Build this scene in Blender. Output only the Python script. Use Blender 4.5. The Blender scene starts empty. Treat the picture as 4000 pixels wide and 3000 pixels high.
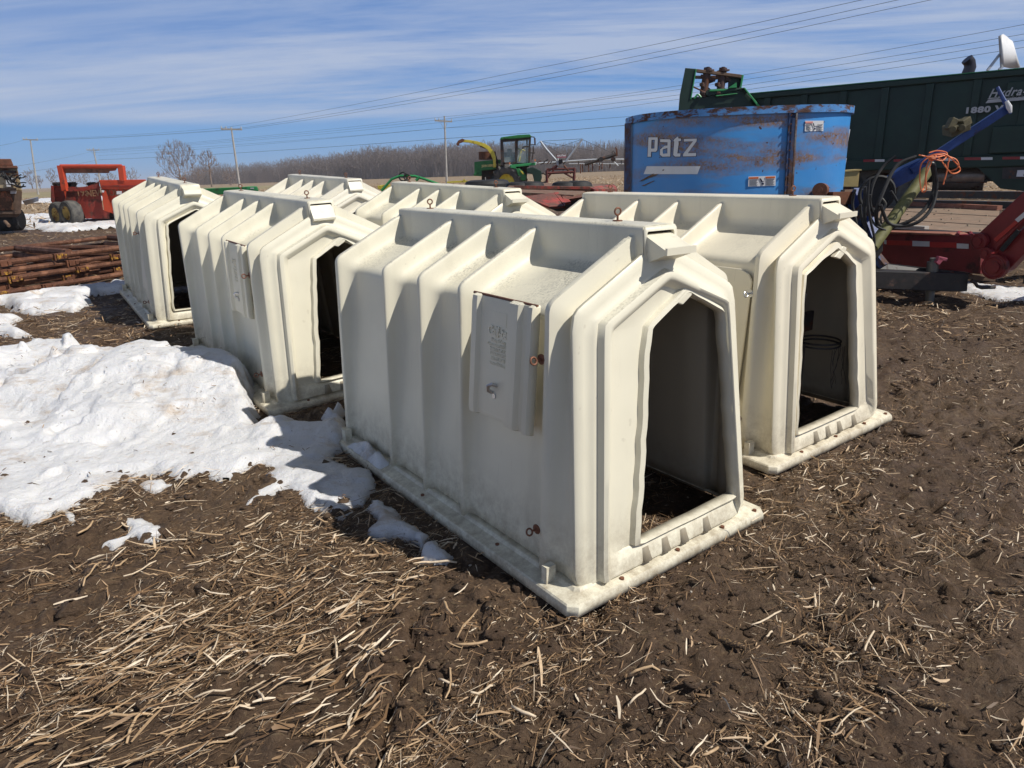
import bpy, math, random
import numpy as np
from mathutils import Vector, Matrix, Euler
R=math.radians
random.seed(7)
scene=bpy.context.scene
# ------------------------------------------------------------------ camera
FPX,TILT,ROLL,CH=2640.0,R(17.5),R(2.07),1.624
_f=np.array([0,math.cos(TILT),-math.sin(TILT)]);_u=np.array([0,math.sin(TILT),math.cos(TILT)]);_r=np.array([1.,0,0])
_R=_r*math.cos(ROLL)-_u*math.sin(ROLL);_U=_r*math.sin(ROLL)+_u*math.cos(ROLL)
cam=bpy.data.cameras.new('camera');camo=bpy.data.objects.new('camera',cam);scene.collection.objects.link(camo)
cam.sensor_width=36;cam.lens=36*FPX/4000;cam.clip_end=6000;cam.clip_start=.05
m=Matrix(((_R[0],_U[0],-_f[0],0),(_R[1],_U[1],-_f[1],0),(_R[2],_U[2],-_f[2],CH),(0,0,0,1)))
camo.matrix_world=m;scene.camera=camo
def P(px,py,Y):
    "world point at forward distance Y seen at photo pixel px,py (4000x3000)"
    d=_R*(px-2000)/FPX+_U*(1500-py)/FPX+_f;t=Y/d[1];return (d[0]*t,Y,CH+d[2]*t)
# ------------------------------------------------------------------ sun + sky
EL,AZ=R(49),R(69)   # light travels towards -x,+y
ray=Vector((-math.sin(AZ)*math.cos(EL),math.cos(AZ)*math.cos(EL),-math.sin(EL)))
sl=bpy.data.lights.new('sun','SUN');sl.energy=5.0;sl.angle=R(.55);sl.color=(1,.955,.88)
so=bpy.data.objects.new('sun',sl);scene.collection.objects.link(so);so.rotation_euler=ray.to_track_quat('-Z','Y').to_euler()
w=bpy.data.worlds.new('World');scene.world=w;w.use_nodes=True;nt=w.node_tree;N=nt.nodes;L=nt.links
bg=N['Background']
sky=N.new('ShaderNodeTexSky');sky.sky_type='NISHITA';sky.sun_disc=False;sky.sun_elevation=EL
sky.sun_rotation=math.atan2(-ray.x,-ray.y);sky.air_density=1.0;sky.dust_density=.25;sky.ozone_density=3.0;sky.altitude=200
def nd(t,**k):
    n=N.new(t)
    for a,b in k.items(): setattr(n,a,b)
    return n
def mth(op,a,b=None,c=None,clamp=False):
    n=nd('ShaderNodeMath',operation=op,use_clamp=clamp)
    for i,v in enumerate((a,b,c)):
        if v is None: continue
        if isinstance(v,(int,float)): n.inputs[i].default_value=v
        else: L.new(v,n.inputs[i])
    return n.outputs[0]
SKYK=33.0
tc=nd('ShaderNodeTexCoord');sp=nd('ShaderNodeSeparateXYZ');L.new(tc.outputs['Generated'],sp.inputs[0])
X,Y,Z=sp.outputs
zz=mth('ADD',mth('MAXIMUM',Z,0.0),.09)
cx=mth('DIVIDE',X,zz);cy=mth('DIVIDE',Y,zz)
cb=nd('ShaderNodeCombineXYZ');L.new(mth('MULTIPLY',mth('ADD',cx,mth('MULTIPLY',cy,.25)),.30),cb.inputs[0]);L.new(cy,cb.inputs[1])
n1=nd('ShaderNodeTexNoise');n1.inputs['Scale'].default_value=.85;n1.inputs['Detail'].default_value=7;n1.inputs['Roughness'].default_value=.66;n1.inputs['Distortion'].default_value=.6
mpn=nd('ShaderNodeMapping');mpn.inputs['Location'].default_value=(3.4,1.55,0.2);L.new(cb.outputs[0],mpn.inputs[0]);L.new(mpn.outputs[0],n1.inputs['Vector'])
ramp=nd('ShaderNodeValToRGB');ramp.color_ramp.elements[0].position=.38;ramp.color_ramp.elements[1].position=.60
L.new(n1.outputs[0],ramp.inputs[0])
low=nd('ShaderNodeMapRange',interpolation_type='SMOOTHSTEP');L.new(Z,low.inputs[0]);low.inputs[1].default_value=.064;low.inputs[2].default_value=.082
n2=nd('ShaderNodeTexNoise');n2.inputs['Scale'].default_value=.35;n2.inputs['Detail'].default_value=3;L.new(cb.outputs[0],n2.inputs['Vector'])
hi=nd('ShaderNodeMapRange',interpolation_type='SMOOTHSTEP');L.new(Z,hi.inputs[0]);hi.inputs[1].default_value=.42;hi.inputs[2].default_value=.62;hi.inputs[3].default_value=1;hi.inputs[4].default_value=.1
low_=mth('MULTIPLY',low.outputs[0],hi.outputs[0])
lb=mth('MULTIPLY',mth('SUBTRACT',.15,X),.38,clamp=True)
cov=mth('MULTIPLY',mth('ADD',mth('MULTIPLY',ramp.outputs[0],mth('SUBTRACT',.88,lb)),mth('MULTIPLY',lb,1.3)),low_,clamp=True)
gr=nd('ShaderNodeValToRGB');e=gr.color_ramp.elements
for k,(p,c) in enumerate([(0.0,(.235,.415,.66)),(.06,(.19,.385,.70)),(.16,(.095,.25,.60)),(.35,(.055,.165,.47)),(.7,(.05,.15,.42))]):
    if k>1: e.new(.5)
    e[k].position=p;e[k].color=(*c,1)
L.new(Z,gr.inputs[0]);hsv=nd('ShaderNodeVectorMath',operation='SCALE');L.new(gr.outputs[0],hsv.inputs[0]);hsv.inputs[3].default_value=SKYK
upm=nd('ShaderNodeMapRange',interpolation_type='SMOOTHSTEP');L.new(Z,upm.inputs[0]);upm.inputs[1].default_value=.35;upm.inputs[2].default_value=.75
ns=nd('ShaderNodeVectorMath',operation='SCALE');L.new(sky.outputs[0],ns.inputs[0]);ns.inputs[3].default_value=.50
base=nd('ShaderNodeMix',data_type='RGBA');L.new(upm.outputs[0],base.inputs[0]);L.new(hsv.outputs[0],base.inputs[6]);L.new(ns.outputs[0],base.inputs[7])
mx=nd('ShaderNodeMix',data_type='RGBA');L.new(cov,mx.inputs[0]);L.new(base.outputs[2],mx.inputs[6]);mx.inputs[7].default_value=(.45*SKYK,.53*SKYK,.70*SKYK,1)
L.new(mx.outputs[2],bg.inputs[0]);bg.inputs[1].default_value=.032
scene.view_settings.view_transform='Standard';scene.view_settings.look='None';scene.view_settings.exposure=-.08;scene.view_settings.gamma=1
# ------------------------------------------------------------------ helpers
C=scene.collection
def noise_tab(seed): return np.random.RandomState(seed).rand(256,256)
_T=[noise_tab(i) for i in range(6)]
def vn(x,y,s=0):
    x=np.asarray(x,float);y=np.asarray(y,float)
    xi=np.floor(x).astype(int);yi=np.floor(y).astype(int);fx=x-xi;fy=y-yi
    fx=fx*fx*(3-2*fx);fy=fy*fy*(3-2*fy);t=_T[s%6];a=xi&255;b=yi&255;a1=(xi+1)&255;b1=(yi+1)&255
    return (t[a,b]*(1-fx)+t[a1,b]*fx)*(1-fy)+(t[a,b1]*(1-fx)+t[a1,b1]*fx)*fy
def fbm(x,y,o=4,s=0):
    r=0;a=.5;f=1
    for i in range(o): r=r+a*vn(x*f+i*17.3,y*f+i*9.1,s+i);a*=.5;f*=2.03
    return r
def sstep(a,b,x): t=np.clip((x-a)/(b-a),0,1);return t*t*(3-2*t)
def base_h(x,y):
    r=np.hypot(x,y);w_=sstep(9.5,17,r)
    return (-.0155*x+.0275*y)*(1-w_)+.30*w_
def ground_h(x,y):
    r=np.hypot(x,y)
    h=base_h(x,y)-.014
    near=1-sstep(12,30,r)
    h=h+near*(fbm(x*1.3,y*1.3,3,1)-.44)*.05
    h=h+near*(fbm(x*7,y*7,4,2)-.45)*.065+near*np.clip(fbm(x*4.1+3,y*4.1,3,0)-.55,0,1)*-.16
    cl=fbm(x*18,y*18,3,3);h=h+near*np.clip(cl-.46,0,1)*.15
    # tyre tread print, foreground right, and a rut running away from the camera
    u=(x-.9)*.86+(y-1.9)*.5;v=-(x-.9)*.5+(y-1.9)*.86
    tr=(1-sstep(.10,.17,np.abs(v)))*(.5+.5*np.sign(np.sin(u*42+np.abs(v)*18)))*sstep(-.9,-.5,u)
    h=h-near*tr*.012
    wob=.03*(vn(y*9,y*0+2.5,3)-.5)+.012*(vn(y*31,y*0+.5,1)-.5)
    rut=np.exp(-((x+.43+wob-(y-1.5)*.06)/(.016+.012*vn(y*14,y*0,2)))**2)*(1-sstep(2.1,2.4,y));h=h-rut*.055
    rut2=np.exp(-((x+.88+wob*1.3+(y-1.65)*.3)/.022)**2)*sstep(1.35,1.5,y)*(1-sstep(1.75,1.95,y));h=h-rut2*.035
    fp=1-sstep(.75,1.0,np.hypot((x+.56)/.085,(y-1.84)/.06));h=h-fp*.022
    for hx,hy,ya,hz,pi_,ro in HP:
        u=(x-hx)*math.cos(ya)+(y-hy)*math.sin(ya);v=-(x-hx)*math.sin(ya)+(y-hy)*math.cos(ya)
        d=np.maximum(np.maximum(np.abs(u)-.62,-.03-v),v-2.12);k=1-sstep(.0,.16,d)
        pl=hz+pi_*v-ro*u-.012;h=h*(1-k)+np.minimum(h,pl)*k
    return h
HP=[(.66,2.46,.641,.06,.013,.014),(1.823,3.547,.602,.084,.009,-.015),(-1.149,4.64,.651,.125,.035,-.018),(-3.076,6.945,.612,.249,.052,.007)]
def gz(x,y): return float(ground_h(np.array([x]),np.array([y]))[0])

KS=[1.0,0.0]
class MB:
    def __init__(s): s.v=[];s.f=[]
    def add(s,vs,fs):
        o=len(s.v);s.v+= [tuple(map(float,p)) for p in vs];s.f+=[tuple(i+o for i in f) for f in fs];return s
    def box(s,c,d,rot=None):
        dx,dy,dz=d[0]/2,d[1]/2,d[2]/2
        vs=[Vector((x*dx,y*dy,z*dz)) for x in(-1,1) for y in(-1,1) for z in(-1,1)]
        if rot is not None: 
            M=rot if isinstance(rot,Matrix) else Euler(rot).to_matrix();vs=[M@v for v in vs]
        return s.add([v+Vector(c) for v in vs],[(0,1,3,2),(4,6,7,5),(0,4,5,1),(2,3,7,6),(0,2,6,4),(1,5,7,3)])
    def bbox(s,a,b): return s.box([(a[i]+b[i])/2 for i in range(3)],[abs(b[i]-a[i]) for i in range(3)])
    def beam(s,a,b,wd,ht,up=(0,0,1)):
        a=Vector(a);b=Vector(b);d=b-a;l=d.length;d.normalize();u=Vector(up);sd=d.cross(u)
        if sd.length<1e-4: sd=d.cross(Vector((1,0,0)))
        sd.normalize();u=sd.cross(d);wd*=KS[0];ht*=KS[0]
        vs=[p+sd*wd/2*i+u*ht/2*j for p in(a,b) for i,j in((-1,-1),(1,-1),(1,1),(-1,1))]
        return s.add(vs,[(3,2,1,0),(4,5,6,7),(0,1,5,4),(1,2,6,5),(2,3,7,6),(3,0,4,7)])
    def tube(s,pts,r,n=8,closed=False):
        pts=[Vector(p) for p in pts];m_=len(pts);rs=[q*KS[0] for q in (r if isinstance(r,(list,tuple)) else [r]*m_)]
        o=[];prev=None
        for i,p in enumerate(pts):
            if closed: d=pts[(i+1)%m_]-pts[i-1]
            else: d=pts[min(i+1,m_-1)]-pts[max(i-1,0)]
            d.normalize()
            if prev is None: a=d.cross(Vector((0,0,1)) if abs(d.z)<.9 else Vector((1,0,0)));a.normalize()
            else: a=prev-d*prev.dot(d);a.normalize()
            prev=a;b=d.cross(a)
            for k in range(n): t=2*math.pi*k/n;o.append(p+(a*math.cos(t)+b*math.sin(t))*rs[i])
        f=[]
        for i in range(m_ if closed else m_-1):
            j=(i+1)%m_
            for k in range(n): f.append((i*n+k,i*n+(k+1)%n,j*n+(k+1)%n,j*n+k))
        if not closed: f.append(tuple(range(n))[::-1]);f.append(tuple((m_-1)*n+k for k in range(n)))
        return s.add(o,f)
    def cyl(s,a,b,r,n=16,r2=None): return s.tube([a,b],[r,r if r2 is None else r2],n)
    def lathe(s,c,axis,prof,n=32):
        "prof: list of (radius, distance along axis)"
        c=Vector(c);ax=Vector(axis).normalized();a=ax.cross(Vector((0,0,1)) if abs(ax.z)<.9 else Vector((1,0,0))).normalized();b=ax.cross(a)
        vs=[];m_=len(prof)
        for r,h in prof:
            for k in range(n): t=2*math.pi*k/n;vs.append(c+ax*h+(a*math.cos(t)+b*math.sin(t))*r)
        f=[(i*n+k,i*n+(k+1)%n,(i+1)*n+(k+1)%n,(i+1)*n+k) for i in range(m_-1) for k in range(n)]
        return s.add(vs,f)
    def ring(s,c,axis,R0,r,n=20,k=8):
        c=Vector(c);ax=Vector(axis).normalized();a=ax.cross(Vector((0,0,1)) if abs(ax.z)<.9 else Vector((1,0,0))).normalized();b=ax.cross(a)
        return s.tube([c+(a*math.cos(t)+b*math.sin(t))*R0 for t in [2*math.pi*i/n for i in range(n)]],r,k,closed=True)
    def prism(s,poly,vec):
        "poly: 3D points, extruded by vec"
        n=len(poly);v=Vector(vec);ps=[Vector(p) for p in poly]
        return s.add(ps+[p+v for p in ps],[tuple(range(n)),tuple(range(2*n-1,n-1,-1))]+[(i,i+n,(i+1)%n+n,(i+1)%n) for i in range(n)])
    def pp(s,px,Y0,th,f=None):
        "polygon given in photo pixels at distance Y0, th metres deep"
        if f: px=[f(*q) for q in px]
        Y0=KS[1]+(Y0-KS[1])*KS[0];th*=KS[0];ps=[P(a,b,Y0) for a,b in px];cx_=sum(p[0] for p in ps)/len(ps)
        return s.prism(ps,(cx_/Y0*th,th,0))
    def mesh(s,name):
        me=bpy.data.meshes.new(name);me.from_pydata(s.v,[],s.f);me.update();return me
def link(name,me,mat,parent=None,smooth=False,bevel=0,flat_angle=None):
    o=bpy.data.objects.new(name,me);C.objects.link(o)
    if mat and not me.materials: me.materials.append(mat)
    if smooth:
        me.polygons.foreach_set('use_smooth',[True]*len(me.polygons))
        if flat_angle: me.set_sharp_from_angle(angle=R(flat_angle))
    if parent: o.parent=parent
    if bevel:
        b=o.modifiers.new('b','BEVEL');b.width=bevel;b.segments=2;b.limit_method='ANGLE';b.angle_limit=R(40)
    return o
def tag(o,label,cat,group=None,kind=None):
    if label:o['label']=label
    if cat:o['category']=cat
    if group:o['group']=group
    if kind:o['kind']=kind
    return o
class Thing:
    "an Empty at the base of a thing; parts are given in world coordinates"
    def __init__(s,name,label,cat,loc,group=None):
        s.o=bpy.data.objects.new(name,None);C.objects.link(s.o);s.o.location=loc;s.loc=Vector(loc);s.o.empty_display_size=.1
        tag(s.o,label,cat,group)
    def part(s,name,mb,mat,parent=None,smooth=False,bevel=0,fa=30,label=None):
        me=mb.mesh(name);me.transform(Matrix.Translation(-s.loc))
        o=link(name,me,mat,parent or s.o,smooth,bevel,fa)
        if label:o['label']=label
        return o
def single(name,mb,mat,label,cat,group=None,kind=None,smooth=False,bevel=0):
    me=mb.mesh(name);v=np.array(mb.v);b=Vector((v[:,0].mean(),v[:,1].mean(),v[:,2].min()));me.transform(Matrix.Translation(-b))
    o=link(name,me,mat,None,smooth,bevel,30);o.location=b;return tag(o,label,cat,group,kind)
def np_mesh(name,verts,faces,attr=None):
    me=bpy.data.meshes.new(name);nv=len(verts);nf,k=faces.shape
    me.vertices.add(nv);me.vertices.foreach_set('co',np.asarray(verts,np.float32).ravel())
    me.loops.add(nf*k);me.loops.foreach_set('vertex_index',faces.ravel().astype(np.int32))
    me.polygons.add(nf);me.polygons.foreach_set('loop_start',np.arange(0,nf*k,k,dtype=np.int32));me.polygons.foreach_set('loop_total',np.full(nf,k,np.int32))
    me.update(calc_edges=True)
    if attr is not None:
        a=me.attributes.new('tint','FLOAT','POINT');a.data.foreach_set('value',np.asarray(attr,np.float32))
    return me
_dg=None
def text_mesh(body,size=1,extrude=0.002,shear=0,bold=0,sx=1,align='LEFT',space=1):
    cu=bpy.data.curves.new('txt','FONT');cu.body=body;cu.size=size;cu.extrude=extrude;cu.shear=shear;cu.offset=bold;cu.align_x=align;cu.space_character=space;cu.resolution_u=3
    o=bpy.data.objects.new('txt',cu);C.objects.link(o);bpy.context.view_layer.update()
    me=bpy.data.meshes.new_from_object(o.evaluated_get(bpy.context.evaluated_depsgraph_get()))
    bpy.data.objects.remove(o);bpy.data.curves.remove(cu)
    if sx!=1: me.transform(Matrix.Diagonal((sx,1,1,1)))
    me.materials.clear();return me
# ------------------------------------------------------------------ materials
class MT:
    def __init__(s,name):
        s.m=bpy.data.materials.new(name);s.m.use_nodes=True;s.N=s.m.node_tree.nodes;s.L=s.m.node_tree.links;s.b=s.N['Principled BSDF'];s.tc=s.N.new('ShaderNodeTexCoord')
    def noise(s,scale,detail=4,rough=.6,coord='Object',stretch=None,dist=0,out=0):
        n=s.N.new('ShaderNodeTexNoise');n.inputs['Scale'].default_value=scale;n.inputs['Detail'].default_value=detail;n.inputs['Roughness'].default_value=rough;n.inputs['Distortion'].default_value=dist
        c=s.tc.outputs[coord]
        if stretch:
            mp=s.N.new('ShaderNodeMapping');mp.inputs['Scale'].default_value=stretch;s.L.new(c,mp.inputs[0]);c=mp.outputs[0]
        s.L.new(c,n.inputs['Vector']);return n.outputs[out]
    def ramp(s,fac,stops):
        r=s.N.new('ShaderNodeValToRGB');e=r.color_ramp.elements
        while len(e)<len(stops): e.new(.5)
        for i,(p,c) in enumerate(stops): e[i].position=p;e[i].color=(*c,1) if len(c)==3 else c
        s.L.new(fac,r.inputs[0]);return r.outputs[0]
    def mix(s,f,a,b,mode='MIX'):
        n=s.N.new('ShaderNodeMix');n.data_type='RGBA';n.blend_type=mode
        for i,v in ((0,f),(6,a),(7,b)):
            if isinstance(v,(int,float)): n.inputs[i].default_value=v
            elif isinstance(v,tuple): n.inputs[i].default_value=(*v,1)
            else: s.L.new(v,n.inputs[i])
        return n.outputs[2]
    def math(s,op,a,b=0,clamp=False):
        n=s.N.new('ShaderNodeMath');n.operation=op;n.use_clamp=clamp
        for i,v in ((0,a),(1,b)):
            if isinstance(v,(int,float)): n.inputs[i].default_value=v
            else: s.L.new(v,n.inputs[i])
        return n.outputs[0]
    def col(s,c):
        if isinstance(c,tuple): s.b.inputs['Base Color'].default_value=(*c,1)
        else: s.L.new(c,s.b.inputs['Base Color'])
        return s
    def rough(s,r):
        if isinstance(r,(int,float)): s.b.inputs['Roughness'].default_value=r
        else: s.L.new(r,s.b.inputs['Roughness'])
        return s
    def metal(s,v): s.b.inputs['Metallic'].default_value=v;return s
    def bump(s,h,strength=.3,dist=.01):
        n=s.N.new('ShaderNodeBump');n.inputs['Strength'].default_value=strength;n.inputs['Distance'].default_value=dist;s.L.new(h,n.inputs['Height']);s.L.new(n.outputs[0],s.b.inputs['Normal']);return s
def paint(name,c,rough=.45,var=.25,rust=0,rustc=(.10,.035,.015),scale=3,metal=0,spec=None,fade=None,stretch=None):
    t=MT(name);n=t.noise(scale*2.3,6,.65)
    dark=tuple(v*(1-var) for v in c);lite=tuple(min(1,v*(1+var*.6)+.004) for v in c)
    col=t.ramp(n,[(.3,dark),(.7,lite)])
    if fade: col=t.mix(t.math('MULTIPLY',t.ramp(t.noise(scale*.8,3),[(.4,(0,0,0)),(.65,(1,1,1))]),.6),col,fade)
    if rust:
        k=t.ramp(t.noise(scale,8,.7,stretch=stretch,dist=.3),[(.62-rust*.35,(0,0,0)),(.70-rust*.35,(1,1,1))])
        rc=t.ramp(t.noise(scale*9,5,.7),[(.3,tuple(v*.5 for v in rustc)),(.7,tuple(v*1.7 for v in rustc))])
        col=t.mix(k,col,rc);t.rough(t.ramp(k,[(0,(rough,)*3),(1,(.85,)*3)]))
    else: t.rough(rough)
    t.col(col).metal(metal);t.bump(t.noise(scale*14,4),.12,.004);return t.m
# moulded plastic of the hutches
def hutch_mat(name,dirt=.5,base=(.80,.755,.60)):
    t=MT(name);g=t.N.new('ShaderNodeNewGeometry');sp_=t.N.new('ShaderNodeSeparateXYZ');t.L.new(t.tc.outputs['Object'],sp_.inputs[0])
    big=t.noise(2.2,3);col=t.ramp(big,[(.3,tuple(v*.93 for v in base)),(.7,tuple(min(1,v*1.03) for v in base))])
    # algae and dust settled on the roof (object height above 1 m)
    up=t.ramp(t.math('MULTIPLY',sp_.outputs[2],1.0/1.4),[(.70,(0,0,0)),(.80,(1,1,1))])
    sn=t.N.new('ShaderNodeSeparateXYZ');t.L.new(t.tc.outputs['Normal'],sn.inputs[0]);up=t.math('MULTIPLY',up,t.math('ADD',t.ramp(sn.outputs[2],[(.45,(0,0,0)),(.85,(1,1,1))]),.10,True))
    spk=t.ramp(t.noise(120,7,.75,stretch=(.6,1,1)),[(.47,(0,0,0)),(.58,(1,1,1))]);pat=t.ramp(t.noise(4.0,4,.6),[(.38,(0,0,0)),(.62,(1,1,1))])
    k=t.math('MULTIPLY',t.math('MULTIPLY',t.math('MULTIPLY',spk,pat),up),dirt,True)
    col=t.mix(k,col,(.22,.21,.17))
    film=t.math('MULTIPLY',t.math('MULTIPLY',t.ramp(t.noise(3.1,5,.7),[(.35,(0,0,0)),(.7,(1,1,1))]),up),dirt*.45,True)
    col=t.mix(film,col,(.40,.40,.36))
    # splashed soil low down
    lo=t.ramp(sp_.outputs[2],[(.0,(1,1,1)),(.34,(0,0,0))]);sk=t.ramp(t.noise(14,9,.8),[(.38,(0,0,0)),(.62,(1,1,1))])
    col=t.mix(t.math('MULTIPLY',t.math('MULTIPLY',lo,sk),.8),col,(.30,.24,.16))
    streak=t.ramp(t.noise(5,5,.6,stretch=(1,1,.12)),[(.52,(0,0,0)),(.75,(1,1,1))]);col=t.mix(t.math('MULTIPLY',streak,.34),col,(.50,.46,.36))
    scr=t.ramp(t.noise(30,2,.5,stretch=(1,6,.25)),[(.70,(0,0,0)),(.73,(1,1,1))]);col=t.mix(t.math('MULTIPLY',scr,.25),col,(.45,.40,.30))
    t.col(col);t.rough(t.ramp(t.noise(6,4),[(.3,(.36,)*3),(.7,(.55,)*3)]));t.b.inputs['Specular IOR Level'].default_value=.4
    t.bump(t.noise(90,4,.6),.10,.002);return t.m
M={}
M['hutch']=hutch_mat('cream_plastic',.75);M['hutch_clean']=hutch_mat('cream_plastic_clean',.28,(.82,.755,.595));M['hutch_dirty']=hutch_mat('cream_plastic_dirty',1.0,(.78,.735,.61))
M['rust']=paint('rusty_steel',(.14,.05,.022),.8,.5,0,scale=6)
M['bolt']=paint('rusty_bolt',(.22,.095,.055),.65,.35,scale=20,metal=.4)
M['zinc']=paint('zinc',(.55,.55,.56),.3,.2,scale=20,metal=.9)
M['black']=paint('black_rubber',(.018,.018,.019),.7,.4,scale=12)
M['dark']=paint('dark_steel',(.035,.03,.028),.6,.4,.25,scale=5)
M['tyre']=paint('tyre',(.045,.045,.045),.85,.3,scale=6,fade=(.16,.15,.13))
M['tyrel']=paint('tyre_dusty',(.09,.088,.08),.9,.3,scale=6,fade=(.20,.18,.15))
M['white']=paint('white_decal',(.70,.70,.70),.5,.06)
M['greyw']=paint('pale_decal',(.45,.46,.46),.5,.15)
def soil():
    t=MT('wet_soil');sp_=t.N.new('ShaderNodeSeparateXYZ');t.L.new(t.tc.outputs['Object'],sp_.inputs[0])
    a=t.noise(1.1,6,.7);b=t.noise(30,8,.75)
    c=t.ramp(b,[(.25,(.032,.018,.011)),(.5,(.082,.049,.029)),(.75,(.155,.100,.062))])
    c=t.mix(t.ramp(a,[(.4,(0,0,0)),(.65,(1,1,1))]),c,t.ramp(b,[(.3,(.055,.034,.020)),(.7,(.17,.11,.065))]))
    grit=t.ramp(t.noise(160,3,.6),[(.66,(0,0,0)),(.72,(1,1,1))]);c=t.mix(t.math('MULTIPLY',grit,.6),c,(.26,.21,.15))
    chaff=t.ramp(t.noise(55,3,.6,stretch=(.35,1,1),dist=1.2),[(.60,(0,0,0)),(.66,(1,1,1))]);c=t.mix(t.math('MULTIPLY',chaff,.45),c,(.22,.16,.09))
    # harvested field further off: bleached stubble
    ed=t.math('ADD',sp_.outputs[1],t.math('ADD',t.math('MULTIPLY',sp_.outputs[0],.35),t.math('MULTIPLY',t.noise(.25,4),9)))
    far=t.N.new('ShaderNodeMapRange');far.interpolation_type='SMOOTHSTEP';t.L.new(ed,far.inputs[0]);far.inputs[1].default_value=26;far.inputs[2].default_value=34
    st=t.ramp(t.noise(2.2,9,.8,stretch=(1,.5,1)),[(.32,(.13,.085,.045)),(.5,(.30,.21,.115)),(.68,(.47,.35,.21))])
    big=t.ramp(t.noise(.03,5,.6,stretch=(.4,2.5,1)),[(.4,(0,0,0)),(.7,(1,1,1))]);st=t.mix(t.math('MULTIPLY',big,.5),st,(.20,.15,.08))
    c=t.mix(far.outputs[0],c,st)
    t.col(c);t.rough(t.ramp(t.noise(5,5,.7),[(.4,(.48,)*3),(.6,(.85,)*3)]));t.b.inputs['Specular IOR Level'].default_value=.35
    t.bump(t.noise(45,8,.75),.9,.02);return t.m
M['soil']=soil()
def straw_mat(name,stops,rough=.6):
    t=MT(name);a=t.N.new('ShaderNodeAttribute');a.attribute_name='tint';c=t.ramp(a.outputs['Fac'],stops)
    c=t.mix(t.math('MULTIPLY',t.ramp(t.noise(60,4,.7),[(.4,(0,0,0)),(.7,(1,1,1))]),.35),c,(.10,.065,.035));t.col(c).rough(rough)
    return t.m
M['straw']=straw_mat('corn_straw',[(0,(.036,.020,.011)),(.3,(.12,.066,.031)),(.55,(.28,.165,.080)),(.8,(.53,.365,.21)),(1,(.80,.67,.50))])
def snow_mat():
    t=MT('old_snow');n=t.noise(1.3,6,.7);c=t.ramp(n,[(.3,(.64,.64,.645)),(.55,(.77,.77,.78)),(.8,(.85,.85,.86))])
    d=t.ramp(t.noise(2.4,8,.74,stretch=(1,2.0,1)),[(.53,(0,0,0)),(.68,(1,1,1))]);c=t.mix(t.math('MULTIPLY',d,.8),c,(.46,.34,.22))
    a=t.N.new('ShaderNodeAttribute');a.attribute_name='tint'
    c=t.mix(t.math('MULTIPLY',t.ramp(a.outputs['Fac'],[(0,(1,1,1)),(.28,(0,0,0))]),.6),c,(.46,.45,.44))
    s_=t.ramp(t.noise(48,3,.5),[(.70,(0,0,0)),(.72,(1,1,1))]);c=t.mix(t.math('MULTIPLY',s_,.5),c,(.12,.08,.05))
    t.col(c).rough(.42);t.b.inputs['Subsurface Weight'].default_value=.25;t.b.inputs['Subsurface Radius'].default_value=(.05,.06,.08);t.b.inputs['Subsurface Scale'].default_value=.3
    t.bump(t.noise(28,8,.72),.8,.022);return t.m
M['snow']=snow_mat()
#@@SETTING
# ------------------------------------------------------------------ ground: one sheet to the horizon
def axis(lo,hi,step,out_lo,out_hi,g=1.06):
    a=list(np.arange(lo,hi,step));s_=step;x=a[-1]
    while x<out_hi: s_*=g;x+=s_;a.append(x)
    s_=step;x=lo;b=[]
    while x>out_lo: s_*=g;x-=s_;b.append(x)
    return np.array(b[::-1]+a)
gxs=axis(-2.8,3.2,.02,-3000,3000);gys=axis(1.25,4.2,.016,-300,4000,1.045)
GX,GY=np.meshgrid(gxs,gys,indexing='xy')
V=np.stack([GX.ravel(),GY.ravel(),ground_h(GX,GY).ravel()],1);nx,ny=len(gxs),len(gys)
i=np.arange(nx*ny).reshape(ny,nx);F=np.stack([i[:-1,:-1],i[:-1,1:],i[1:,1:],i[1:,:-1]],-1).reshape(-1,4)
o=link('ground',np_mesh('ground',V,F),M['soil'],smooth=True);tag(o,None,None,kind='structure')
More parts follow.
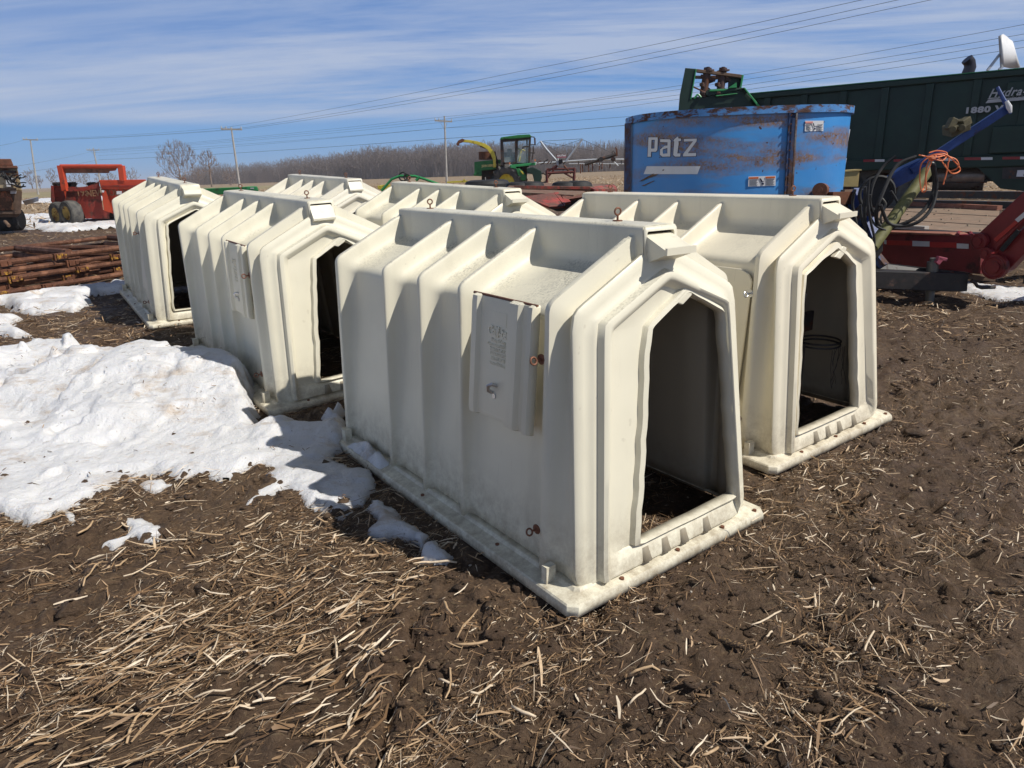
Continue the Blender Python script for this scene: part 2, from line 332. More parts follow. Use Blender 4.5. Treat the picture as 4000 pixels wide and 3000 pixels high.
# ------------------------------------------------------------------ snow
def poly_sd(px,py,poly):
    p=np.array(poly);d=np.full(px.shape,1e9);ins=np.zeros(px.shape,bool);n=len(p)
    for i in range(n):
        a=p[i];b=p[(i+1)%n];e=b-a;wx=px-a[0];wy=py-a[1];t=np.clip((wx*e[0]+wy*e[1])/(e@e+1e-12),0,1)
        d=np.minimum(d,np.hypot(wx-e[0]*t,wy-e[1]*t))
        c=((a[1]>py)!=(b[1]>py));xi=(b[0]-a[0])*(py-a[1])/(b[1]-a[1]+1e-12)+a[0];ins^=c&(px<xi)
    return np.where(ins,d,-d)
def snow(label,poly,step,thick,edge,rag=.05,name='snow_patch',lump=1.0,group=None):
    p=np.array(poly);xs=np.arange(p[:,0].min()-.1,p[:,0].max()+.1,step);ys=np.arange(p[:,1].min()-.1,p[:,1].max()+.1,step)
    X_,Y_=np.meshgrid(xs,ys);sd=poly_sd(X_,Y_,poly)
    sc=.06/rag if rag>0 else 1
    sd=sd+(fbm(X_*9*sc,Y_*9*sc,4,2)-.47)*rag*2.2
    prof=sstep(0,edge,sd)**.6
    th=thick(X_,Y_) if callable(thick) else thick
    H=base_h(X_,Y_)
    lum=(fbm(X_*1.7,Y_*2.0+3,3,1)-.45)*.16*lump+(fbm(X_*9,Y_*9,3,4)-.45)*.028*lump
    ch=fbm(X_*3.1+2,Y_*4.2,2,2);lum=lum+(sstep(.47,.53,ch)*.16*(.5+1.0*vn(X_*9,Y_*10,3))-sstep(.50,.55,fbm(X_*3.3+9,Y_*4.5,2,0))*.17)*lump
    lum=np.clip(lum,-.16,.13);flat=lump*(sstep(-3.05,-2.9,X_)-sstep(-1.7,-1.3,X_))*sstep(4.0,4.25,Y_);lum=lum*(1-.8*flat);pit=np.clip(fbm(X_*2.7+5,Y_*3.4,2,5)-.58,0,1)*1.6*lump*(1-.7*flat)
    th=np.minimum(th,.27);Zt=H+prof*np.clip(th*(1+lum*4)-pit*th*2.2,.012,.28)+np.where(sd>0,0,-.05)+.012*prof*(vn(X_*30,Y_*30,1)-.3)
    ok=sd>-.02*max(1,step/.02)
    idx=-np.ones(X_.shape,int);idx[ok]=np.arange(ok.sum());ny,nx=X_.shape
    q=np.stack([idx[:-1,:-1],idx[:-1,1:],idx[1:,1:],idx[1:,:-1]],-1).reshape(-1,4);q=q[(q>=0).all(1)]
    me=np_mesh(name,np.stack([X_[ok],Y_[ok],Zt[ok]],1),q,np.clip(sd[ok]/max(edge,.05)*.6,0,1))
    o=link(name,me,M['snow'],smooth=True);return tag(o,label,'snow',group,'stuff')
main=[[-4.78,5.46],[-4.05,5.46],[-4.03,5.62],[-3.79,5.55],[-3.58,5.53],[-3.38,5.41],[-3.07,5.16],[-2.97,5.3],[-2.69,5.26],[-2.53,5.21],[-2.29,5.1],[-2.12,4.97],[-2.1,5.0],[-2.02,4.9],[-1.88,4.68],[-1.77,4.41],[-1.72,4.24],[-1.62,4.01],[-1.56,4.1],[-1.38,4.03],[-1.31,3.99],[-1.24,4.14],[-1.14,4.22],[-1.02,3.84],[-1.05,3.71],[-1.01,3.49],[-.9,3.4],[-.8,3.37],[-.76,3.24],[-.75,3.11],[-.74,2.98],[-.84,3.0],[-.78,2.84],[-.88,2.86],[-.98,2.99],[-1.05,3.01],[-1.18,3.17],[-1.23,3.08],[-1.32,3.04],[-1.35,3.12],[-1.31,3.27],[-1.34,3.36],[-1.42,3.41],[-1.5,3.32],[-1.64,3.33],[-1.75,3.33],[-1.81,3.3],[-1.99,3.4],[-2.04,3.35],[-2.07,3.27],[-2.12,3.19],[-2.14,3.06],[-2.16,2.99],[-2.04,2.87],[-2.07,2.81],[-2.22,2.96],[-2.31,2.87],[-2.46,2.97],[-2.87,3.01],[-3.9,3.1],[-5.4,3.9],[-5.6,5.2]]
def th_main(x,y): 
    t=.03+.20*sstep(3.7,4.9,y+.10*(x+2.3))
    blk=sstep(-3.03,-2.93,x)*sstep(4.0,4.8,y)*.06
    ridge=np.exp(-((y-4.75-.12*x-.4+.1*np.sin(x*3))/.25)**2)*(x<-3.0)*.05
    t2=(fbm(x*1.9,y*2.6,3,3)-.42)*.22*(1-sstep(-2.6,-1.9,x))
    return np.maximum(t+blk+ridge+t2,.03)
snow('large lumpy bank of dirty snow in front of the two left hutches',main,.018,th_main,.10,.06,'snow_bank',1.0)
G='thin patches of melting snow'
snow('snow strip under the rusty truss stack at the far left',[[-7.8,8.1],[-6.13,8.15],[-6.02,8.45],[-5.86,8.71],[-5.46,8.78],[-5.29,9.26],[-5.04,9.1],[-4.6,9.3],[-4.5,8.8],[-4.89,8.55],[-5.18,8.53],[-5.21,8.37],[-4.91,7.97],[-4.8,7.59],[-4.81,7.41],[-5.05,7.52],[-5.14,7.28],[-5.34,7.38],[-6.0,7.97],[-7.4,7.6]],.03,.10,.12,.07,lump=.7,group=G)
snow('thin snow tongue between the truss stack and the big snow bank',[[-6.2,7.4],[-5.52,7.27],[-5.37,7.22],[-5.21,7.2],[-5.19,7.01],[-4.7,6.5],[-4.82,6.41],[-5.0,6.53],[-6.2,6.5]],.03,.07,.10,.06,lump=.6,group=G)
snow('small icy snow patch alone on the straw at the left',[[-1.88,2.9],[-1.78,2.88],[-1.62,2.79],[-1.59,2.7],[-1.63,2.66],[-1.73,2.71],[-1.78,2.64],[-1.85,2.66],[-1.8,2.73],[-1.81,2.8]],.012,.020,.06,.05,lump=.3,group=G)
snow('snow remnant in the shade along the front hutch flange',[[-.72,3.02],[-.66,3.0],[-.59,2.91],[-.49,2.79],[-.44,2.7],[-.39,2.69],[-.42,2.61],[-.47,2.67],[-.55,2.68],[-.6,2.65],[-.67,2.7],[-.67,2.79],[-.71,2.9]],.012,.03,.06,.045,lump=.4,group=G)
snow('smallest snow scrap at the tip of the shaded remnant',[[-.41,2.6],[-.36,2.61],[-.28,2.54],[-.29,2.44],[-.37,2.49],[-.43,2.54]],.012,.025,.05,.04,lump=.4,group=G)
snow('flat icy scrap just below the edge of the snow bank',[[-1.99,3.27],[-1.87,3.3],[-1.78,3.24],[-1.85,3.14],[-1.95,3.14]],.012,.018,.05,.05,lump=.3,group=G)
snow('snow patch beyond the end of the black drawbar',[[5.24,8.01],[5.6,8.13],[5.67,7.96],[5.8,7.7],[6.6,7.6],[6.6,7.0],[5.7,6.95],[5.25,7.14],[5.15,7.4],[5.12,7.63]],.03,.04,.12,.06,lump=.5,group=G)
snow('snow drift around the wheels of the red spreader',[[-18.5,25.5],[-15.4,22.93],[-13.74,21.24],[-13.34,22.02],[-12.65,22.52],[-11.51,22.74],[-9,24],[-10,27],[-13.31,26.8],[-16.24,29.16],[-17.95,29.6],[-18.1,28.29],[-19.57,28.16]],.12,.12,.5,.4,'snow_patch',.7,G)
snow('narrow snow line on the field behind the red spreader',[[-26.5,33.9],[-23.35,35.4],[-21.0,35.6],[-19.3,33.2],[-21.35,31.6],[-23.6,32.0]],.2,.10,.5,.4,lump=.5,group=G)
snow('snow line at the edge of the far field by the left utility pole',[[-46,64],[-41.57,63.5],[-36,68],[-52,90],[-60,97]],.6,.2,1.0,1.5,lump=.5,group=G)
# ------------------------------------------------------------------ straw and crop residue
def ribbons(name,label,cx,cy,length,width,ang,tint,lift,mat,pitch=None,kind='stuff',cat='straw'):
    n=len(cx);K=4;t=np.linspace(-.5,.5,K)[None,:];rs=np.random.RandomState(len(cx)%1000)
    bend=(rs.rand(n)-.5)*.30+(rs.rand(n)<.12)*rs.randn(n)*.7;a=ang[:,None]+bend[:,None]*t*1.4
    px=cx[:,None]+np.cumsum(np.cos(a),1)/K*length[:,None]-np.cos(ang)[:,None]*length[:,None]*.5
    py=cy[:,None]+np.cumsum(np.sin(a),1)/K*length[:,None]-np.sin(ang)[:,None]*length[:,None]*.5
    pit=(rs.randn(n)*.13 if pitch is None else pitch)[:,None]
    pz=ground_h(px,py);pzc=pz.mean(1,keepdims=True);pz=.5*pz+.5*pzc+np.abs(pit)*0+(t*pit+np.abs(pit)*.35)*length[:,None]+lift[:,None]+.03*length[:,None]*(.25-t*t)
    roll=rs.randn(n)*.55;sx=-np.sin(a)*np.cos(roll)[:,None];sy=np.cos(a)*np.cos(roll)[:,None];sz=np.sin(roll)[:,None]*np.ones_like(a)
    wv=(width[:,None]*np.array([.55,1,.95,.4])[None,:])/2
    A=np.stack([px-sx*wv,py-sy*wv,pz-sz*wv],-1);B=np.stack([px+sx*wv,py+sy*wv,pz+sz*wv],-1)
    V=np.stack([A,B],2).reshape(n,-1,3)
    base=(np.arange(n)*K*2)[:,None,None];q=np.array([[0,1,3,2],[2,3,5,4],[4,5,7,6]])[None]
    F=(base+q).reshape(-1,4);me=np_mesh(name,V.reshape(-1,3),F,np.repeat(tint,K*2))
    o=link(name,me,mat);return tag(o,label,cat,None,kind)
rs=np.random.RandomState(3)
def scatter(n,r0,r1,a0=-44,a1=44,pw=1.0):
    u=rs.rand(n);r=(r0**pw+(r1**pw-r0**pw)*u)**(1/pw) if pw else r0*(r1/r0)**u
    a=np.radians(a0+(a1-a0)*rs.rand(n));return r*np.sin(a),r*np.cos(a)
def filt(x,y,dens):
    k=rs.rand(len(x))<dens(x,y);return x[k],y[k]
snowmask=None
def dens(x,y):
    left=1-sstep(-.6,.9,x-.15*(y-2));pt=fbm((x*.79+y*.62)*1.1,(-x*.62+y*.79)*4.2,4,2)
    d=.62+.38*left;d=d*np.clip((pt-.34)*5.5,.16,1.25)
    ins=poly_sd(x,y,main)>.03;d=np.where(ins,.006,d);return d
x,y=scatter(380000,1.4,11,pw=.8);x,y=filt(x,y,dens);n=len(x)
left=1-sstep(-.8,.6,x)
ang=np.where(rs.rand(n)<.40*left+.12,R(38)+rs.randn(n)*.42,rs.rand(n)*6.28)
ln=np.clip(np.exp(rs.randn(n)*.75)*.021,.005,.18);wd=np.clip(np.exp(rs.randn(n)*.5)*.0020,.0009,.009)
tint=np.clip(.42+rs.randn(n)*.34+.04*left+.9*(fbm((x*.79+y*.62)*1.3+4,(-x*.62+y*.79)*4.5,3,4)-.43),0,1)
ribbons('straw_litter','chopped corn straw and husk litter covering the muddy ground',x,y,ln,wd,ang,tint,rs.rand(n)*.012+.002,M['straw'])
n=420;x=rs.uniform(-4.2,-.8,n);y=rs.uniform(2.9,5.3,n);k=poly_sd(x,y,main)>.10;x=x[k];y=y[k];n=len(x)
_zb=base_h(x,y)+th_main(x,y)*1.15-ground_h(x,y)
ribbons('snow_litter','bits of straw and dead leaf lying on the snow bank',x,y,rs.uniform(.015,.07,n),rs.uniform(.002,.006,n),rs.rand(n)*6.28,np.clip(.35+rs.randn(n)*.2,0,1),_zb,M['straw'])
# broad leaf and stalk pieces of the foreground
x,y=scatter(18000,1.45,9,pw=.9);x,y=filt(x,y,lambda x,y:np.where(poly_sd(x,y,main)>.03,.01,(.50+.50*(1-sstep(-.5,.3,x)))*np.clip((fbm((x*.79+y*.62)*1.1,(-x*.62+y*.79)*4.2,4,2)-.34)*5.5,.15,1.2)));n=len(x);left=1-sstep(-.8,.6,x)
ang=np.where(rs.rand(n)<.5*left+.1,R(36)+rs.randn(n)*.4,rs.rand(n)*6.28)
ribbons('corn_leaves','longer pale corn leaves and split stalks lying on the litter',x,y,np.clip(np.exp(rs.randn(n)*.45)*.085,.03,.30),np.clip(np.exp(rs.randn(n)*.5)*.0034,.0013,.012),ang,np.clip(.68+rs.randn(n)*.27,0,1),rs.rand(n)*.02+.008,M['straw'])
x,y=scatter(90000,7,40,pw=.9);n=len(x)
ribbons('field_residue','corn residue scattered over the yard behind the hutches',x,y,np.clip(np.exp(rs.randn(n)*.5)*.085,.03,.3),np.exp(rs.randn(n)*.4)*.0065,rs.rand(n)*6.28,np.clip(.58+rs.randn(n)*.25,0,1),rs.rand(n)*.03+.01,M['straw'])
x,y=scatter(30000,27,110,-38,38,pw=1.0);n=len(x)
ribbons('corn_stubble','bleached corn stubble of the harvested field',x,y,np.clip(np.exp(rs.randn(n)*.4)*.28,.1,.7),np.exp(rs.randn(n)*.4)*.028,rs.rand(n)*6.28,np.clip(.72+rs.randn(n)*.2,0,1),rs.rand(n)*.06+.05,M['straw'],pitch=rs.randn(n)*.3)
n=520;x=rs.uniform(-1.5,-.45,n);y=1.40+rs.rand(n)**1.3*.75+(x+1.3)*.3
ribbons('leaf_bundle','swath of broad pale corn leaves at the bottom left corner',x,y,np.exp(rs.randn(n)*.4)*.11,np.exp(rs.randn(n)*.5)*.0048,R(40)+rs.randn(n)*.30,np.clip(.68+rs.randn(n)*.24,0,1),rs.rand(n)*.03+.012,M['straw'])
# thick broken stalks (round)
def stalks():
    mb=MB();r_=random.Random(5)
    for k in range(150):
        a=r_.uniform(-38,34);r=r_.uniform(1.5,4.6);x=r*math.sin(R(a));y=r*math.cos(R(a))
        if poly_sd(np.array([x]),np.array([y]),main)[0]>0 and r_.random()<.9: continue
        if .1<x<1.6 and y>2.2: continue
        t=r_.gauss(.6,.8);l=r_.uniform(.05,.19);z=gz(x,y)+.012;b=r_.uniform(-.4,.4);rr=r_.uniform(.0022,.0055)
        pts=[]
        for j in range(5):
            s_=j/4-.5;pts.append((x+math.cos(t+b*s_)*l*s_,y+math.sin(t+b*s_)*l*s_,z+rr+.012*r_.random()+s_*.02*r_.uniform(-1,1)))
        mb.tube(pts,[rr*.8,rr,rr*r_.uniform(.8,1.1),rr,rr*.7],6)
    me=mb.mesh('broken_stalks');a=me.attributes.new('tint','FLOAT','POINT');a.data.foreach_set('value',[.8+.15*((i//30)%2) for i in range(len(me.vertices))])
    o=link('broken_stalks',me,M['straw'],smooth=True);tag(o,'thick broken corn stalks strewn over the foreground litter','stalks',None,'stuff')
stalks()
def pebbles():
    r_=random.Random(11);mb=MB()
    for k in range(420):
        a=r_.uniform(-40,38);r=1.5+3.2*r_.random()**1.2;x=r*math.sin(R(a));y=r*math.cos(R(a))
        if poly_sd(np.array([x]),np.array([y]),main)[0]>0: continue
        if x<.0 and r_.random()<.6: continue
        s_=r_.uniform(.003,.008)*(1.8 if r_.random()<.08 else 1);z=gz(x,y)+s_*.4
        vs=[];e=[s_*r_.uniform(.7,1.3) for _ in range(3)]
        for i_ in range(5):
            ph=-math.pi/2+math.pi*i_/4
            for j in range(7):
                t=2*math.pi*j/7;vs.append((x+e[0]*math.cos(ph)*math.cos(t),y+e[1]*math.cos(ph)*math.sin(t),z+e[2]*.7*math.sin(ph)))
        mb.add(vs,[(i_*7+j,i_*7+(j+1)%7,(i_+1)*7+(j+1)%7,(i_+1)*7+j) for i_ in range(4) for j in range(7)])
    t=MT('pebble');t.col(t.ramp(t.noise(14,2),[(.35,(.16,.12,.08)),(.5,(.34,.26,.17)),(.65,(.50,.45,.38))])).rough(.6)
    o=link('pebbles',mb.mesh('pebbles'),t.m,smooth=True);tag(o,'small pebbles and kernels of corn in the mud','pebbles',None,'stuff')
pebbles()
def clods():
    rs_=np.random.RandomState(77);n=5200;r=1.4+6.5*rs_.rand(n)**1.4;a=np.radians(rs_.uniform(-42,42,n));x=r*np.sin(a);y=r*np.cos(a)
    k=(poly_sd(x,y,main)<.02)&(fbm(x*2.2,y*2.2,3,5)>.40-.1*(x>0));x=x[k];y=y[k];n=len(x)
    sz=np.exp(rs_.randn(n)*.5)*.0085;th=np.linspace(0,2*math.pi,8)[:-1];rings=[(-.4,.75),(.25,1.0),(.75,.72),(1.0,.15)]
    V=[]
    for h_,w_ in rings:
        rr=w_*(1+.28*rs_.randn(n,7))*sz[:,None];el=1+.5*rs_.rand(n,1)
        V.append(np.stack([x[:,None]+rr*np.cos(th)*el,y[:,None]+rr*np.sin(th),(ground_h(x,y)+h_*sz*rs_.uniform(.5,.9,n))[:,None]+rr*.15*rs_.randn(n,7)],-1))
    V=np.stack(V,1).reshape(n,-1,3);q=np.array([[i*7+j,i*7+(j+1)%7,(i+1)*7+(j+1)%7,(i+1)*7+j] for i in range(3) for j in range(7)]);F=(np.arange(n)[:,None,None]*28+q[None]).reshape(-1,4)
    tag(link('soil_clods',np_mesh('soil_clods',V.reshape(-1,3),F),M['soil']),'small clods of turned up mud between the straw','clods',None,'stuff')
clods()
M['cob']=None
def cob(x,y,a,l,label):
    t=M['cob']
    if t is None:
        mt=MT('corn_cob');v=mt.N.new('ShaderNodeTexVoronoi');v.inputs['Scale'].default_value=190;mt.L.new(mt.tc.outputs['Object'],v.inputs['Vector'])
        mt.col(mt.ramp(v.outputs['Distance'],[(.2,(.27,.17,.08)),(.6,(.04,.022,.012))])).rough(.8);mt.bump(v.outputs['Distance'],-.8,.006);t=M['cob']=mt.m
    mb=MB();d=Vector((math.cos(a),math.sin(a),.05));c=Vector((x,y,gz(x,y)+.012))
    mb.tube([c+d*l*(k/8-.5) for k in range(9)],[.006,.010,.012,.0125,.0125,.012,.011,.009,.004],12)
    single('corn_cob',mb,t,label,'corn cob','bare corn cobs in the foreground mud',smooth=True)
cob(.98,1.93,-.5,.11,'bare corn cob right of centre in the foreground mud');cob(.72,1.93,-.6,.09,'short bare corn cob half buried below the front hutch')
cob(1.22,1.66,-.35,.14,'longest bare corn cob near the bottom right corner');cob(-.62,1.62,.3,.08,'short bare corn cob among straw at the bottom left')
cob(1.85,2.2,-.2,.10,'bare corn cob at the right edge of the foreground')
# ------------------------------------------------------------------ calf hutches
RIBS=[2.04,1.485,1.137,.80,.234]
YF=lambda z:.036+.107*z
def section(w):
    "left half of a cross-section, bottom to ridge: list of (x,z)"
    xb=.506+.036*w;xe=.418+.095*w;ze=1.043+.062*w;zr=1.192+.113*w
    pts=[]
    nW=14
    for k in range(nW):
        t=k/nW;t2=t**1.0;pts.append((-(xb+(xe-xb)*t2),.05+(ze-.03-.05)*t))
    E0=Vector((-(xb+(xe-xb)*.975),ze-.035));E1=Vector((-xe,ze));E2=Vector((-(xe-.035),ze+.018))
    for k in range(6):
        t=k/5;p=E0*(1-t)**2+E1*2*t*(1-t)+E2*t*t;pts.append((p.x,p.y))
    F0=Vector((-.125,zr-.012*(1-w)))
    for k in range(1,9):
        t=k/8;p=E2.lerp(F0,t);pts.append((p.x,p.y))
    G0=Vector((-.096,zr+.0));G1=Vector((-.0945,zr+.03*(1-w)+.006))
    pts.append(((F0.x+G0.x)/2-.004,(F0.y+G0.y)/2+.001*(1-w)));pts.append((G0.x,zr+.010));pts.append((G1.x,zr+.03*(1-w)+.012))
    z0=zr+.03*(1-w)+.012
    for t in (.35,.7,1.0): pts.append((-.093,z0+(1.334-z0)*t))
    pts+=[(-.090,1.343),(-.082,1.349),(-.06,1.351),(-.03,1.352),(0,1.352)]
    return pts
def stations():
    st=[]
    back=[(.030,0),(.023,.12),(.019,.45),(.015,.85),(.011,.97),(.006,1),(-.006,1),(-.011,.98),(-.0145,.90),(-.0175,.72),(-.021,.52),(-.027,.32),(-.036,.16),(-.050,.05),(-.068,0)]
    st+=[(2.062,.93),(2.058,.99)]
    for i,y in enumerate(RIBS):
        for d,w_ in back:
            if i==0 and d>.007: continue
            st.append((y+d,w_))
        if i<4:
            a=y-.068;b=RIBS[i+1]+.034
            for k in range(1,4): st.append((a+(b-a)*k/4,0))
    st=[s for s in st if s[0]>.15]
    return st
def hutch_shell():
    rows=[];
    for y,w_ in stations():
        if y>.234-.006: rows.append([(x,y,z) for x,z in section(w_)])
    # from the front rib to the leaning front face
    for t,w_ in [(.10,.97),(.16,.80),(.24,.48),(.34,.20),(.46,.06),(.58,.08),(.70,.22),(.80,.34),(.90,.40),(.97,.40)]:
        rows.append([(x,(.228)+(YF(z)-.228)*t,z) for x,z in section(w_)])
    rows.append([(x*.985,YF(z),z-.006 if z>.9 else z) for x,z in section(.38)])
    n=len(rows[0]);v=[];f=[]
    W_=2*n-1
    for r in rows: v+=r+[(-x,y,z) for x,y,z in r[-2::-1]]
    for i in range(len(rows)-1):
        for k in range(W_-1): f.append((i*W_+k,(i+1)*W_+k,(i+1)*W_+k+1,i*W_+k+1))
    # rear wall
    r0=[v[k] for k in range(W_)];base=len(v)
    v+=[(x*.97,2.066,z*.992+.001) for x,y,z in r0];v+=[(0,2.066,.6)];c=len(v)-1
    for k in range(W_-1): f.append((k,k+1,base+k+1,base+k));f.append((base+k,base+k+1,c))
    f.append((base+W_-1,base,c))
    return v,f,rows[-1]
def loopify(poly,counts,rad=.03):
    "resample closed 5-corner polygon BL,EL,AP,ER,BR with rounded corners"
    n=len(poly);out=[]
    P_=[Vector(p) for p in poly]
    for i in range(n):
        a=P_[i];b=P_[(i+1)%n];p0=P_[i-1];l=(b-a).length;k=counts[i]
        for j in range(k):
            t=j/k
            if j==0:
                q=a+((p0-a).normalized()+(b-a).normalized())*rad*.22
            else:
                d=t*l;q=a+(b-a)*t
                def pull(c,o1,o2,dist):
                    if dist>=rad: return Vector((0,0))
                    s_=(1-dist/rad)**2*.22*rad;return (o1-c).normalized()*s_
                q=q+pull(a,p0,b,d)+pull(b,P_[(i+2)%n],a,l-d)
            out.append(q)
    return out
def front_panel(open_poly,seed,lipw=.032,squeeze=None):
    cnt=[18,16,16,18,22];r_=random.Random(seed)
    mir=lambda bl,el,ap: [bl,el,ap,(-el[0],el[1]),(-bl[0],bl[1])]
    PA=mir((-.524,.05),(-.4585,1.071),(0,1.289));P0=mir((-.517,.05),(-.452,1.064),(0,1.278));P1=mir((-.488,.052),(-.420,1.052),(0,1.250));P2=mir((-.462,.053),(-.388,1.040),(0,1.212));P2b=mir((-.455,.053),(-.382,1.036),(0,1.206))
    P3=mir((-.432,.055),(-.362,1.030),(0,1.192));P3b=mir((-.424,.056),(-.352,1.026),(0,1.184));P4=mir((-.412,.058),(-.336,1.018),(0,1.168));P4b=mir((-.402,.064),(-.326,1.008),(0,1.156))
    P5=mir((-.385,.128),(-.300,.992),(0,1.132));P5b=mir((-.372,.136),(-.290,.985),(0,1.124))
    if squeeze and squeeze>0: # opening cut right up to the moulding on one side
        s_=squeeze
        k=(3,4) if s_>0 else (1,0)
        def sq(pl,e,b_):
            pl=list(pl);pl[k[0]]=(e*s_,pl[k[0]][1]+.006);pl[k[1]]=(b_*s_,pl[k[1]][1]);return pl
        P3b=sq(P3b,.362,.432);P4=sq(P4,.356,.428);P4b=sq(P4b,.353,.425);P5=sq(P5,.350,.421);P5b=sq(P5b,.347,.418)
    def grow(pl,d):
        c=Vector((sum(p[0] for p in pl)/5,sum(p[1] for p in pl)/5));out=[]
        for i_ in range(5):
            a=Vector(pl[i_-1]);b=Vector(pl[i_]);e=Vector(pl[(i_+1)%5]);d1=(b-a).normalized();d2=(e-b).normalized();n1=Vector((-d1.y,d1.x));n2=Vector((-d2.y,d2.x))
            if n1.dot(b-c)<0:n1=-n1
            if n2.dot(b-c)<0:n2=-n2
            m_=(n1+n2).normalized();out.append(b+m_*d/max(.5,m_.dot(n1)))
        return [(p.x,p.y) for p in out]
    def clampin(pl,ref,mg):
        out=[]
        for p,q in zip(pl,ref):
            x,z=p
            if q[0]<0 or q[0]==0 and x<0: x=max(x,q[0]+mg)
            if q[0]>0: x=min(x,q[0]-mg*(.3 if squeeze else 1))
            z=min(z,q[1]-mg*.6) if q[1]>.5 else max(z,q[1]+mg*.3)
            out.append((x,z))
        return out
    O3=clampin(open_poly,P5b,.018)
    O0=clampin(grow(O3,lipw),P5b,.003);O1=clampin(grow(O3,lipw*.75),P5b,.006);O2=clampin(grow(O3,lipw*.15),P5b,.012)
    S=[(PA,-.016),(PA,-.006),(P0,.0),(P1,.003),(P2,.004),(P2b,.010),(P3,.012),(P3b,.040),(P4,.046),(P4b,.042),(P5,.012),(P5b,.008),(O0,.008),(O1,.030),(O2,.034),(O3,.026),(O3,-.012)]
    v=[];f=[];n=sum(cnt)
    for si,(pl,h) in enumerate(S):
        lp=loopify(pl,cnt,.05 if si<4 else .022)
        for k,q in enumerate(lp):
            x,z=q
            if si>=12:
                a=.004*(vn(z*9+seed,x*7+si*0,2)-.5)*2+.005*(vn(z*26+seed,3.,1)-.5)*2
                if k<cnt[0] or n-cnt[4]-cnt[3]<=k<n-cnt[4]: x+=a
                else: z+=a*.8
            hh=h
            if k>=n-cnt[4]-0 and 5<=si<=10: # sill: concave slope, less proud in the middle
                u=(k-(n-cnt[4]))/cnt[4];hh=h*(.35+.65*abs(2*u-1)**4) if si<10 else h+.006
                if si in(7,8,9): hh=min(.030,h)
            v.append((x,YF(z)-hh,z))
    for s_ in range(len(S)-1):
        for k in range(n):
            a=s_*n+k;b=s_*n+(k+1)%n;f.append((a,b,b+n,a+n))
    mb=MB();mb.add(v,f)
    # little gussets on the sill
    for x0 in (-.175,-.06,.055,.205):
        w_=.034;z0,z1=.056,.116
        q=[(x0-w_,YF(.06)-.030,z0),(x0-w_*.55,YF(.06)-.044,z0),(x0+w_*.55,YF(.06)-.044,z0),(x0+w_,YF(.06)-.030,z0),(x0-w_*.7,YF(z1)-.014,z1),(x0-w_*.5,YF(z1)-.026,z1-.004),(x0+w_*.5,YF(z1)-.026,z1-.004),(x0+w_*.7,YF(z1)-.014,z1)]
        mb.add(q,[(0,1,5,4),(1,2,6,5),(2,3,7,6),(4,5,6,7)])
    # gable strip left and right of the ridge box and box front with the vent hole
    yb=lambda z:YF(z)
    o_=[(-.0915,1.20),(-.0915,1.335),(-.082,1.347),(.082,1.347),(.0915,1.335),(.0915,1.20)]
    i_=[(-.078,1.228),(-.078,1.322),(-.072,1.330),(.072,1.330),(.078,1.322),(.078,1.228)]
    vv=[(x,yb(z),z) for x,z in o_]+[(x,yb(z)-.002,z) for x,z in i_]+[(x,yb(z)+.03,z) for x,z in i_]
    ff=[(k,(k+1)%6,6+(k+1)%6,6+k) for k in range(6)]+[(6+k,6+(k+1)%6,12+(k+1)%6,12+k) for k in range(6)]
    mb.add(vv,ff)
    return mb
def flange():
    mb=MB();rows=[]
    def ring(hx,y0,y1,z,c):
        pts=[];N_=26
        cor=[(-hx,y0+c),(-hx,y1-c),(-hx+c,y1),(hx-c,y1),(hx,y1-c),(hx,y0+c),(hx-c,y0),(-hx+c,y0)]
        out=[]
        for i_ in range(8):
            a=cor[i_];b=cor[(i_+1)%8];k=N_ if i_%2==0 else 3
            for j in range(k): t=j/k;out.append((a[0]+(b[0]-a[0])*t,a[1]+(b[1]-a[1])*t))
        return [(x,y,z) for x,y in out]
    S=[(.498,.050,2.056,.066,.02),(.530,.036,2.066,.058,.02),(.542,.026,2.078,.047,.03),(.558,.012,2.09,.043,.035),(.590,-.010,2.10,.039,.045),(.600,-.018,2.104,.037,.05),(.606,-.023,2.108,.031,.05),(.609,-.026,2.11,.020,.05),(.611,-.028,2.112,-.006,.05)]
    for hx,y0,y1,z,c in S:
        r=ring(hx,y0,y1,z,c*.62);rows.append([(x,y,zz+.005*(vn(y*2.3+x*4,x*3,2)-.5)*(1 if z<.06 else 0)) for x,y,zz in r])
    n=len(rows[0])
    v=[p for r in rows for p in r];f=[(s_*n+k,s_*n+(k+1)%n,(s_+1)*n+(k+1)%n,(s_+1)*n+k) for s_ in range(len(S)-1) for k in range(n)]
    mb.add(v,f)
    return mb
HOLES= [(-.33,-.002),(.0,-.002),(.30,-.002),(-.56,.5),(-.575,1.1),(-.575,1.6),(.54,-.002)]
def hood(kind):
    mb=MB()
    if kind=='open': pr=[(-.014,1.318),(.084,1.268),(.090,1.250),(.0,1.216)]
    elif kind=='flap': pr=[(-.006,1.318),(.030,1.235),(.028,1.222),(.004,1.214)]
    else: pr=[(0,1.330),(.062,1.300),(.076,1.262),(.072,1.250),(.0,1.222)]
    l=[(-.080 if i_ in(0,len(pr)-1) else -.078,YF(z)-h-.004,z) for i_,(h,z) in enumerate(pr)]
    mb.prism(l,(.158,0,0));
    if kind=='open': mb.box((0,YF(1.262)-.098,1.262),(.164,.010,.026))
    return mb
def eye(c,out,vert,mat_flat=False):
    mb=MB();c=Vector(c);o=Vector(out).normalized();mb.cyl(c,c+o*.004,.020,14);mb.cyl(c,c+o*.024,.0045,8);mb.ring(c+o*.038,Vector(vert),.0135,.0038,18,8);return mb
shell_v,shell_f,_=hutch_shell()
_sh=MB().add(shell_v,shell_f).mesh('shell');_fl=flange().mesh('base_flange');_hl=MB().cyl((0,0,.030),(0,0,.0475),.009,10).mesh('bolt_hole')
